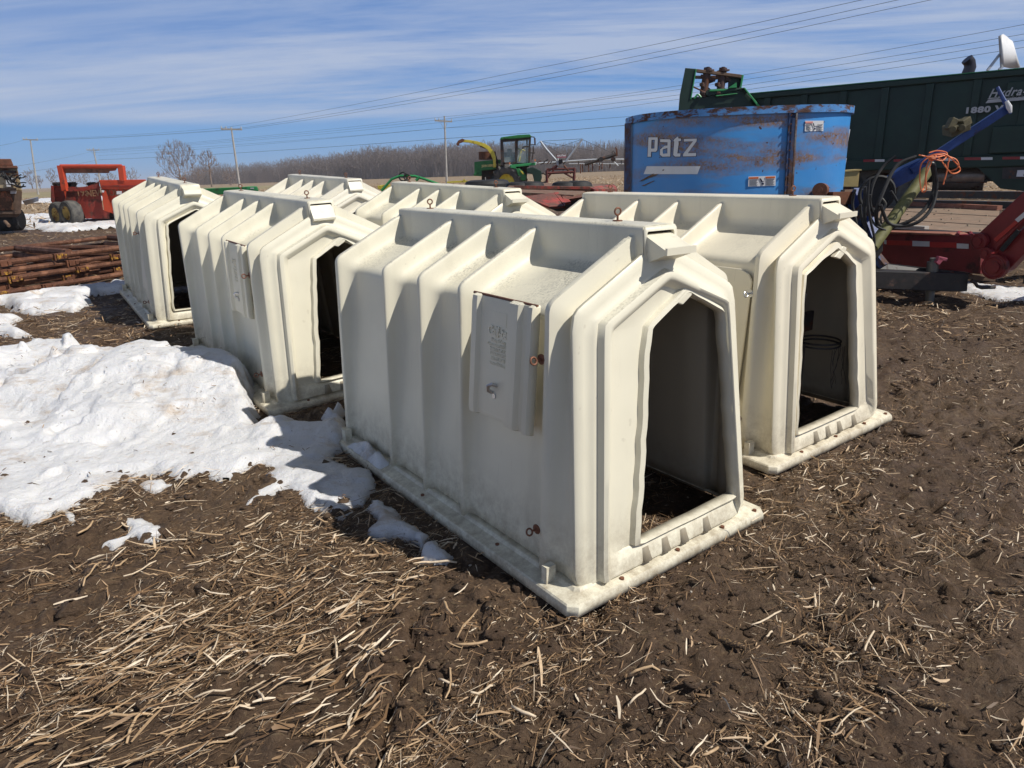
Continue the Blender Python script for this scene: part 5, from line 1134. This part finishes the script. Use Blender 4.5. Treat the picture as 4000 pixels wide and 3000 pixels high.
    T.part('arm_root',MB().prism([P(3450,775,7.6),P(3440,722,7.6),P(3530,655,7.6),P(3610,618,7.6),P(3640,630,7.6),P(3590,690,7.6),P(3500,735,7.6),P(3465,800,7.6)],(0,.12,0)),B,bevel=.01)
    T.part('arm_lower_plate',MB().prism([P(3300,860,7.7),P(3450,760,7.7),P(3465,800,7.7),P(3380,880,7.7),P(3320,900,7.7)],(0,.15,0)),M['chan'],bevel=.01)
    T.part('arm_tip',MB().tube([P(3896,340,7.4),P(3908,365,7.38),P(3922,392,7.36),P(3936,415,7.35),P(3946,445,7.34)],[.016,.018,.02,.028,.012],10),B,smooth=True);T.part('arm_tip_cap',MB().tube([P(3932,395,7.33),P(3942,418,7.32),P(3948,440,7.32)],[.016,.026,.012],10),M['white'],smooth=True)
    T.part('winch_drum',MB().cyl(P(3436,750,7.5),P(3436,750,7.9),.15,20).ring(P(3425,755,7.45),(.2,1,0),.17,.02,22,6),M['black'],smooth=True)
    T.part('hydraulic_cylinder',MB().cyl(P(3408,965,7.0),P(3622,668,7.3),.058,20),M['moss'],smooth=True);T.part('cylinder_rod',MB().cyl(P(3600,690,7.28),P(3640,640,7.35),.035,14),M['zinc_d'],smooth=True)
    T.part('cylinder_foot',MB().prism([P(3410,940,7.2),P(3452,930,7.2),P(3450,980,7.2),P(3425,1015,7.2),P(3405,1000,7.2)],(0,.1,0)),M['black2'],bevel=.01)
    # gearbox lump on the arm
    mb=MB();mb.box(P(3735,500,7.5),(.20,.16,.10),(.2,-.35,0));mb.box(P(3715,485,7.45),(.07,.08,.12),(0,.4,0));mb.box(P(3768,478,7.45),(.10,.08,.08),(0,-.5,.2));mb.cyl(P(3722,505,7.42),P(3722,505,7.36),.035,12);mb.cyl(P(3758,500,7.42),P(3758,500,7.36),.035,12)
    T.part('coupler',mb,M['mosgr'],bevel=.008)
    def curve(pts,r,nm,m_,Y0=7.1,yj=0):
        q=[Vector(P(a,b,Y0+yj*math.sin(i_*1.7))) for i_,(a,b) in enumerate(pts)]
        out=[];n_=len(q)
        for i_ in range(n_-1):
            p0,p1,p2,p3=q[max(i_-1,0)],q[i_],q[i_+1],q[min(i_+2,n_-1)]
            for k in range(6):
                t=k/6;out.append(.5*((2*p1)+(-p0+p2)*t+(2*p0-5*p1+4*p2-p3)*t*t+(-p0+3*p1-3*p2+p3)*t*t*t))
        out.append(q[-1]);T.part(nm,MB().tube(out,r,8),m_,smooth=True)
    BK=M['black']
    curve([(3640,640),(3650,720),(3625,800),(3560,860),(3480,885),(3430,875),(3425,820),(3445,760),(3500,650),(3580,612)],.019,'hose',BK,7.05,.05)
    curve([(3648,640),(3658,730),(3640,810),(3590,865),(3530,882),(3470,870),(3440,800)],.017,'hose',BK,7.0,.04)
    curve([(3395,700),(3390,780),(3400,860),(3415,930),(3412,1000)],.013,'hose',BK,6.95);curve([(3480,745),(3510,800),(3515,850),(3490,890),(3440,900)],.013,'hose',BK,7.2)
    curve([(3400,760),(3395,830),(3420,880),(3460,900)],.012,'hose',BK,7.05,.04);curve([(3340,740),(3330,800),(3345,880),(3330,930)],.016,'hose',BK,7.4,.04)
    curve([(3360,800),(3365,850),(3385,900)],.016,'hose',BK,7.3);curve([(3450,900),(3440,850),(3460,800),(3440,770)],.012,'hose_end',M['zinc_d'],7.2)
    curve([(3380,730),(3378,860),(3392,940)],.02,'hose',BK,7.2,.03);curve([(3500,610),(3450,650),(3410,720),(3400,800),(3430,860)],.016,'hose',BK,7.25,.03)
    def twine():
        r_=random.Random(8);mb=MB();t2=Thing('orange_twine','tangle of orange baler twine looped on the blue lifting arm','twine',P(3640,620,7.1))
        loops=[[(3640,605),(3600,640),(3590,690),(3600,745),(3620,740),(3620,690),(3640,630)],[(3630,610),(3690,600),(3735,640),(3750,665),(3720,680),(3690,650),(3670,620),(3650,615)],[(3640,608),(3680,605),(3730,620),(3745,655),(3710,670),(3690,640)],[(3600,610),(3640,618),(3680,625),(3700,600),(3660,590),(3630,600)],[(3705,635),(3700,670),(3685,720)],[(3640,618),(3620,650),(3612,720),(3604,752)],[(3590,605),(3650,612),(3700,610),(3710,630)]]
        for l in loops:
            q=[Vector(P(a+r_.uniform(-3,3),b+r_.uniform(-3,3),7.0+r_.uniform(-.05,.05))) for a,b in l];out=[];n_=len(q)
            for i_ in range(n_-1):
                p0,p1,p2,p3=q[max(i_-1,0)],q[i_],q[i_+1],q[min(i_+2,n_-1)]
                for k in range(5): t=k/5;out.append(.5*((2*p1)+(-p0+p2)*t+(2*p0-5*p1+4*p2-p3)*t*t+(-p0+3*p1-3*p2+p3)*t*t*t))
            out.append(q[-1]);mb.tube(out,.0065,5)
        t2.part('strands',mb,M['twine'],smooth=True);t2.part('knot',MB().ring(P(3640,618,7.0),(.3,1,.2),.02,.012,12,6).ring(P(3648,612,7.0),(.8,.4,.2),.018,.010,12,6),M['twine'],smooth=True)
    twine()
    # board box behind the tub
    T2=Thing('beige_box','beige square box on the mixer chassis right of the blue tub','box',P(3335,728,8.9))
    T2.part('box_body',MB().prism([P(3300,668,8.9),P(3358,664,8.9),P(3352,730,8.9),P(3292,730,8.9)],(.05,.25,0)),M['card'],bevel=.005);T2.part('box_lid',MB().prism([P(3300,666,8.88),P(3366,661,8.88),P(3366,666,8.88),P(3300,671,8.88)],(.05,.28,0)),M['card'])
M['navy']=paint('navy_print',(.008,.012,.05),.5,.1);M['ored']=paint('orange_print',(.55,.12,.02),.5,.1);M['pinkh']=paint('faded_red_print',(.62,.25,.22),.5,.1);M['greyt']=paint('grey_print',(.12,.12,.13),.5,.1)
M['rim2']=paint('seam_rusty_edge',(.16,.15,.15),.6,.3,.5,(.12,.06,.04),scale=8);M['black2']=paint('worn_black_steel',(.020,.017,.016),.5,.4,.2,(.07,.04,.03),scale=6);M['zinc_d']=paint('dull_zinc',(.16,.155,.14),.5,.3,scale=10,metal=.5)
M['pinkcap']=paint('faded_red_cap',(.38,.08,.12),.5,.2);M['moss']=paint('mossy_cylinder',(.17,.165,.06),.6,.3,.12,(.09,.08,.04),scale=7);M['mosgr']=paint('olive_coupler',(.10,.085,.04),.7,.4,scale=10);M['twine']=paint('orange_twine',(.75,.20,.07),.6,.2);M['card']=paint('beige_board',(.36,.27,.10),.7,.2,scale=3)
mixer()
# ------------------------------------------------------------------ green box spreader
W0=Vector((4.09,14.92,0));WU=Vector((.8045,-.594,0)).normalized();WN=Vector((WU.y,-WU.x,0))   # WN points to the camera side
def WP(px,py,off=0):
    d=Vector(_R*(px-2000)/FPX+_U*(1500-py)/FPX+_f);o=Vector((0,0,CH));p0=W0+WN*off;t=(p0-o).dot(WN)/d.dot(WN);return o+d*t
def big_spreader():
    T=Thing('box_spreader','very long dark green box spreader with white lettering and reflective tape','spreader',(8.4,12.0,.3))
    G=M['dgreen'];z5=lambda a,b:(3100+a/2.458,100+b/2.458);z4=lambda a,b:(2400+a/2.765,200+b/2.765)
    def pl(nm,pts,off,th,m_,par=None,bev=0): return T.part(nm,MB().prism([WP(*q,off) for q in pts],-WN*th),m_,par,bevel=bev)
    L=WU
    A=W0+WU*.25;E=W0+WU*10.0
    # body: outward-leaning wall plane drawn as box with top rail, stakes, lower sill
    top=2.90;bot=1.58
    def bx(nm,u0,u1,z0,z1,n0,n1,m_,bev=.01):
        a=W0+WU*u0;b=W0+WU*u1;mb=MB().prism([a+WN*n0+Vector((0,0,z0)),b+WN*n0+Vector((0,0,z0)),b+WN*n0+Vector((0,0,z1)),a+WN*n0+Vector((0,0,z1))],WN*(n1-n0));return T.part(nm,mb,m_,bevel=bev)
    bx('side_wall',.2,10,1.50,2.86,-.06,-.02,G);bx('side_wall',.2,10,1.50,2.86,-2.4,-2.36,G)
    bx('floor',.2,10,1.46,1.52,-2.4,-.02,M['dark'])
    bx('top_rail',.15,10,2.80,2.90,-.07,.05,G,.015);bx('top_edge',.15,10,2.903,2.915,-.07,.05,M['green_l'],0)
    bx('lower_sill',1.0,10,1.40,1.60,-.10,.06,G,.02)
    for k in range(14):
        u=.6+k*.68;bx('stake',u,u+.12,1.60,2.80,-.02,.045,G,.01)
    bx('upper_box',5.15,10,2.50,2.72,.045,.09,G,.015);bx('door_panel',5.05,10,1.62,2.05,.045,.075,G,.015)
    bx('chassis',1.5,10,1.15,1.40,-1.7,-.7,M['dark'])
    # skirt, tank, tyres under the body
    pl('skirt',[z5(1650,1240),z5(2300,1240),z5(2300,1600),z5(1985,1565),z5(1730,1330),z5(1650,1330)],.0,.05,G)
    pl('step_plate',[z5(2010,1335),z5(2300,1325),z5(2300,1470),z5(2000,1470)],.02,.01,M['dark']);pl('corner_sticker',[z5(2150,1388),z5(2300,1386),z5(2300,1450),z5(2138,1450)],.035,.008,M['white'])
    o_=pl('corner_letter',[z5(2205,1440),z5(2222,1400),z5(2230,1400),z5(2214,1442)],.040,.004,M['navy'])
    T.part('steel_tank',MB().cyl(WP(*z5(1385,1450),-.5),WP(*z5(1840,1450),-.5),.24,24),M['tank'],smooth=True);T.part('tank_rail',MB().beam(WP(*z5(1370,1495),-.3),WP(*z5(1860,1495),-.3),.05,.05),M['dark'])
    wheel(T,WP(3445,735,-.45),WN,.52,.45,M['tyrel'],M['rust'],22);wheel(T,WP(3290,755,-.45),WN,.52,.45,M['tyre'],M['rust'],22)
    wheel(T,WP(3445,735,-2.0),WN,.52,.45,M['tyre'],M['rust']);
    # reflective tape
    def tape(x0,x1,x2,y0,y1):
        pl('red_tape',[z5(x0,y0),z5(x1,y0-2),z5(x1,y1-2),z5(x0,y1)],.07,.006,M['tape_r']);
        if x2: pl('white_tape',[z5(x1,y0-2),z5(x2,y0-3),z5(x2,y1-3),z5(x1,y1-2)],.07,.006,M['tape_w'])
    tape(670,780,872,1286,1310);tape(960,1045,0,1284,1308);tape(1340,1440,1545,1274,1300);tape(1640,1800,1910,1266,1292);tape(2005,2175,2300,1260,1286)
    # lettering on the wall
    def wtext(body,size,px,py,m_,shear=0,bold=0,sx=1,space=1,off=.10):
        me=text_mesh(body,size,.004,shear,bold,sx,'LEFT',space);p=WP(px,py,off);Mx=Matrix((( WU.x,0,WN.x,p.x-T.loc.x),(WU.y,0,WN.y,p.y-T.loc.y),(0,1,0,p.z-T.loc.z),(0,0,0,1)));me.transform(Mx);return link('lettering',me,m_,T.o)
    wtext('Hydra-Push',.180,*z5(1868,690),M['greyw'],.35,.003,.88,1.12);wtext('SPREADER',.055,*z5(1945,706),M['greyw2'],.2,.0015,1.1,1.6);wtext('1880 VB',.125,*z5(1636,843),M['greyw'],0,.006,1.35,1.1,.085)
    pl('logo_bar',[z5(1868,712),z5(2300,672),z5(2300,708),z5(1842,745)],.10,.004,M['greyw']);pl('logo_line',[z5(1880,694),z5(2000,688),z5(1990,696),z5(1858,706)],.10,.004,M['greyw'])
    # rear beater gate
    Y=14.2
    def g(nm,pts,m_,th=.12,dy=0,bev=.008): T.part(nm,MB().pp(pts,Y+dy,th,z4),m_,bevel=bev)
    g('gate_post',[(765,180),(888,190),(862,300),(822,520),(805,660),(690,660),(705,480)],M['dgreen'],.10);g('gate_post_edge',[(876,190),(888,190),(830,520),(818,520)],M['green_l'],.16,-.02)
    g('gate_post',[(1376,252),(1398,256),(1372,395),(1355,395)],M['green_l'],.16);g('top_bar',[(886,190),(1376,252),(1372,288),(884,225)],M['mud'],.12)
    g('cross_member',[(870,262),(1240,262),(1240,300),(870,292)],M['dark'],.12,.3);g('tie_bar',[(845,370),(985,440),(985,455),(845,388)],M['rust'],.06)
    g('side_gusset',[(1230,272),(1372,285),(1355,392),(1225,402)],M['dgreen'],.08,.1);g('gusset_plate',[(1225,400),(1318,335),(1320,395)],M['green_l'],.06,-.03)
    for x0,x1 in((1010,955),(1175,1135)):
        T.part('beater_shaft',MB().cyl(P(*z4(x0,180),Y+.1),P(*z4(x1,500),Y+.1),.075,14).cyl(P(*z4(x0+3,170),Y+.1),P(*z4(x0,200),Y+.1),.035,10),M['beater'],smooth=True)
        T.part('shaft_flange',MB().cyl(P(*z4(x0,205),Y+.1),P(*z4(x0,220),Y+.1),.12,14),M['beater'])
        for k in range(4):
            q=Vector(P(*z4(x0-15*k,290+50*k),Y+.1));T.part('beater_paddle',MB().box(q,(.30,.07,.06),(.2,.3*(-1)**k,.4*k)),M['beater'],bevel=.01)
    g('chute_top',[(985,440),(1010,410),(1260,402),(1410,392),(1440,440),(1420,455),(1390,410),(1010,485),(985,475)],M['dgreen'],.25);g('chute_highlight',[(1090,478),(1320,452),(1335,460),(1105,490)],M['green_l'],.05,-.05)
    g('chute_top_edge',[(1040,412),(1240,404),(1180,430),(1020,436)],M['green_l'],.05,-.03)
    g('end_wall',[(820,500),(1010,485),(1390,410),(1560,600),(1560,720),(800,720)],M['dgreen'],.4,.05);g('brace',[(1392,393),(1412,393),(1578,597),(1545,597)],M['green_l'],.08,-.05)
    T.part('grab_handle',MB().tube([P(*z4(862,510),Y-.1),P(*z4(895,470),Y-.1),P(*z4(910,470),Y-.1),P(*z4(935,500),Y-.1)],.02,6),M['green_l'],smooth=True)
M['tank']=paint('dull_steel',(.22,.18,.15),.35,.3,.2,scale=4,metal=.5);M['tape_r']=paint('red_reflector',(.26,.02,.018),.35,.1);M['tape_w']=paint('white_reflector',(.62,.62,.62),.35,.08);M['greyw2']=paint('dim_lettering',(.12,.14,.13),.6,.1);M['beater']=paint('brown_steel',(.085,.045,.038),.65,.4,.3,scale=4)
big_spreader()
def behind():
    z5=lambda a,b:(3100+a/2.458,100+b/2.458);Y=17
    single('exhaust_stack',MB().tube([P(*z5(1665,600),Y),P(*z5(1675,450),Y),P(*z5(1695,400),Y),P(*z5(1690,355),Y),P(*z5(1664,322),Y)],[.13,.13,.125,.12,.12],16),M['chrome'],'dark curved exhaust stack sticking up behind the green spreader wall','exhaust pipe',smooth=True)
    T=Thing('wind_deflector','tall white curved sail-like panel above the green wall at the right edge','panel',P(*z5(2080,520),Y))
    v=[];n=8
    top=[(1982,95),(1998,86),(2018,98),(2040,115),(2060,135),(2085,150),(2092,160),(2098,175)];bot=[(1996,390),(2008,394),(2030,400),(2055,405),(2080,410),(2110,408),(2140,404),(2168,398)]
    for k in range(n): v.append(P(*z5(*top[k]),Y+.5*math.sin(k/7*1.6)))
    for k in range(n): v.append(P(*z5((top[k][0]+bot[k][0])/2+6*math.sin(k/7*3.14),(top[k][1]+bot[k][1])/2),Y+.55*math.sin(k/7*1.6)-.1))
    for k in range(n): v.append(P(*z5(*bot[k]),Y+.6*math.sin(k/7*1.6)))
    o=T.part('panel',MB().add(v,[(r*n+k,r*n+k+1,(r+1)*n+k+1,(r+1)*n+k) for r in range(2) for k in range(n-1)]),M['white'],smooth=True);s=o.modifiers.new('s','SOLIDIFY');s.thickness=.03
    T.part('edge_strip',MB().prism([P(*z5(*q),Y-.03) for q in((1980,100),(1990,92),(2008,388),(1997,395))],(0,.05,0)),M['greyw'])
    for a,b in(((1980,275),(1860,432)),((2008,392),(1970,425))): T.part('brace',MB().beam(P(*z5(*a),Y),P(*z5(*b),Y),.04,.05),M['pipe'])
M['chrome']=paint('sooty_pipe',(.05,.045,.05),.35,.3,scale=3,metal=.6)
behind()
# ------------------------------------------------------------------ red gooseneck trailer
def trailer():
    zt=.78;A=Pz(3380,898,zt);B=Pz(3835,930,zt);u=(B-A).normalized();v=Vector((-u.y,u.x,0))
    T=Thing('gooseneck_trailer','dark red gooseneck trailer with worn plank deck and reflective tape','trailer',(A.x,A.y,.3))
    def q(px,py,off=0,z=None):
        d=Vector(_R*(px-2000)/FPX+_U*(1500-py)/FPX+_f);o=Vector((0,0,CH));n_=Vector((v.x,v.y,0));t=(A-n_*off-o).dot(n_)/d.dot(n_);return o+d*t
    z6=lambda a,b:(3100+a/2.458,600+b/2.458)
    def pl(nm,pts,off,th,m_,bev=.01,par=None): return T.part(nm,MB().prism([q(*z6(*p),off) for p in pts],v*th),m_,par,bevel=bev)
    R_=M['trail'];Rd=M['trail']
    beam=pl('side_beam',[(640,770),(1800,780),(1790,1160),(1400,1110),(640,1060)],0,.14,R_)
    pl('beam_flange',[(640,742),(1500,768),(1560,790),(640,765)],.06,.25,M['flange_r'])
    for x0,x1,m_,y0,y1 in((700,870,M['tape_r2'],826,868),(866,892,M['tape_w'],826,866),(892,1140,M['tape_r2'],832,878),(1140,1305,M['tape_w'],838,888),(1305,1566,M['tape_r2'],848,900),(1566,1680,M['tape_w'],862,910)): pl('reflective_tape',[(x0,y0),(x1,y0+6),(x1,y1+5),(x0,y1)],.012,.006,m_,0,beam)
    # gooseneck arm
    arm=pl('gooseneck_arm',[(1730,860),(1760,780),(2212,360),(2500,110),(2500,330),(2212,640),(1960,900),(1900,1000),(1860,990)],.10,.12,R_)
    pl('lower_arm',[(1900,1010),(1970,930),(2230,690),(2500,430),(2500,760),(2212,960),(2060,1120),(1990,1160),(1830,1140),(1800,1040)],.06,.12,R_)
    pl('arm_tape',[(1918,822),(2130,640),(2155,664),(1950,846)],.115,.006,M['tape_r2'],0,arm);pl('arm_tape',[(2124,634),(2230,545),(2230,598),(2155,660)],.115,.006,M['tape_w'],0,arm)
    pl('slot',[(1972,918),(2140,726),(2178,750),(2008,945)],.112,.006,M['black'],0,arm)
    for x,y,r in((1800,842,.085),(1870,955,.06),(1950,1085,.125)):
        c=q(*z6(x,y),.13);T.part('pivot_pin',MB().cyl(c,c-v*.05,r,24).cyl(c-v*.05,c-v*.07,r*.5,20).ring(c-v*.05,v,r*.8,r*.08,24,6),R_,smooth=True)
    # deck: planks on cross members, near edge to far edge
    c=[Pz(3330,792,zt-.02),Pz(3905,818,zt-.02),B+v*.25-Vector((0,0,.02)),A+v*.18-Vector((0,0,.02))]
    dk=T.part('deck',MB().prism(c,(0,0,-.06)),M['plank']);
    for k in range(1,3):
        a=c[0].lerp(c[3],k/3);b=c[1].lerp(c[2],k/3);T.part('deck_gap',MB().beam(a+Vector((0,0,.004)),b+Vector((0,0,.004)),.006,.006),M['dark'],dk)
    T.part('far_rail',MB().beam(Pz(3330,785,zt+.02),Pz(3905,812,zt+.02),.10,.07),M['flange_r'])
    T.part('inner_beam',MB().beam(A+v*.22+Vector((0,0,-.04)),B+v*.3+Vector((0,0,-.04)),.16,.12),M['black2']);T.part('edge_board',MB().beam(Pz(3500,886,zt),Pz(3620,892,zt),.10,.05),M['pole'])
    T.part('folded_latch',MB().tube([Pz(3740,918,zt+.02),Pz(3745,908,zt+.02),Pz(3790,910,zt+.02),Pz(3795,920,zt+.02)],.02,8),R_,smooth=True)
    for k in range(3):
        a=A+u*(.2+k*.9);T.part('cross_member',MB().beam(a-Vector((0,0,.2))+v*.14,a-Vector((0,0,.2))+v*2.2,.08,.14),M['dark'])
    T.part('axle',MB().beam(A-u*1.2+Vector((0,0,-.3)),A-u*1.2+v*2.2+Vector((0,0,-.3)),.1,.1),M['dark'])
    T.part('support_leg',MB().beam(B+v*1.0-Vector((0,0,.06)),Vector((B.x+v.x,B.y+v.y,.2)),.09,.09),M['dark'])
    r_=random.Random(3);mb=MB()
    for k in range(60):
        s_,t_=r_.random(),r_.random()**.7;p=c[0].lerp(c[1],s_).lerp(c[3].lerp(c[2],s_),t_)+Vector((0,0,.012));mb.box(p,(r_.uniform(.01,.035),r_.uniform(.008,.02),.015),(0,0,r_.uniform(0,3)))
    o=T.part('crumbs',mb,M['crumb']);o['kind']='stuff'
M['trail']=paint('dark_red_trailer',(.20,.014,.016),.5,.25,.12,(.06,.02,.015),scale=2);M['flange_r']=paint('bleached_red_flange',(.30,.12,.075),.7,.25,.2,scale=4);M['tape_r2']=paint('bright_red_reflector',(.42,.02,.015),.4,.1);M['plank']=paint('worn_plank',(.27,.18,.125),.85,.25,.25,(.15,.10,.07),scale=4,fade=(.20,.16,.12),stretch=(1,4,1));M['crumb']=paint('dry_crumbs',(.35,.28,.2),.9,.3)
trailer()
def dark_bands():  # two long low dark boxes forming bands, not modelled on a known object
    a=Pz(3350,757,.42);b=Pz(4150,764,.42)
    single('long_dark_band',MB().beam(a,b,.30,.22),M['dark'],'long low dark band lying in the straw under the green spreader','beam')
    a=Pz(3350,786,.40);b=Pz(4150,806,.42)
    single('long_dark_band',MB().beam(a,b,.25,.16),M['dark'],'long low dark band lying just beyond the red trailer deck','beam')
dark_bands()

# ------------------------------------------------------------------ air
hz=MB().bbox((-3400,-500,-1.5),(3400,4400,34));ho=link('haze',hz.mesh('haze'),None);hm=bpy.data.materials.new('haze');hm.use_nodes=True
hn=hm.node_tree.nodes;hn.remove(hn['Principled BSDF']);pv=hn.new('ShaderNodeVolumePrincipled');pv.inputs['Color'].default_value=(.80,.87,1,1);pv.inputs['Density'].default_value=.00038
hm.node_tree.links.new(pv.outputs[0],hn['Material Output'].inputs['Volume']);ho.data.materials.append(hm);tag(ho,'thin pale air fading the far trees','haze',None,'stuff')
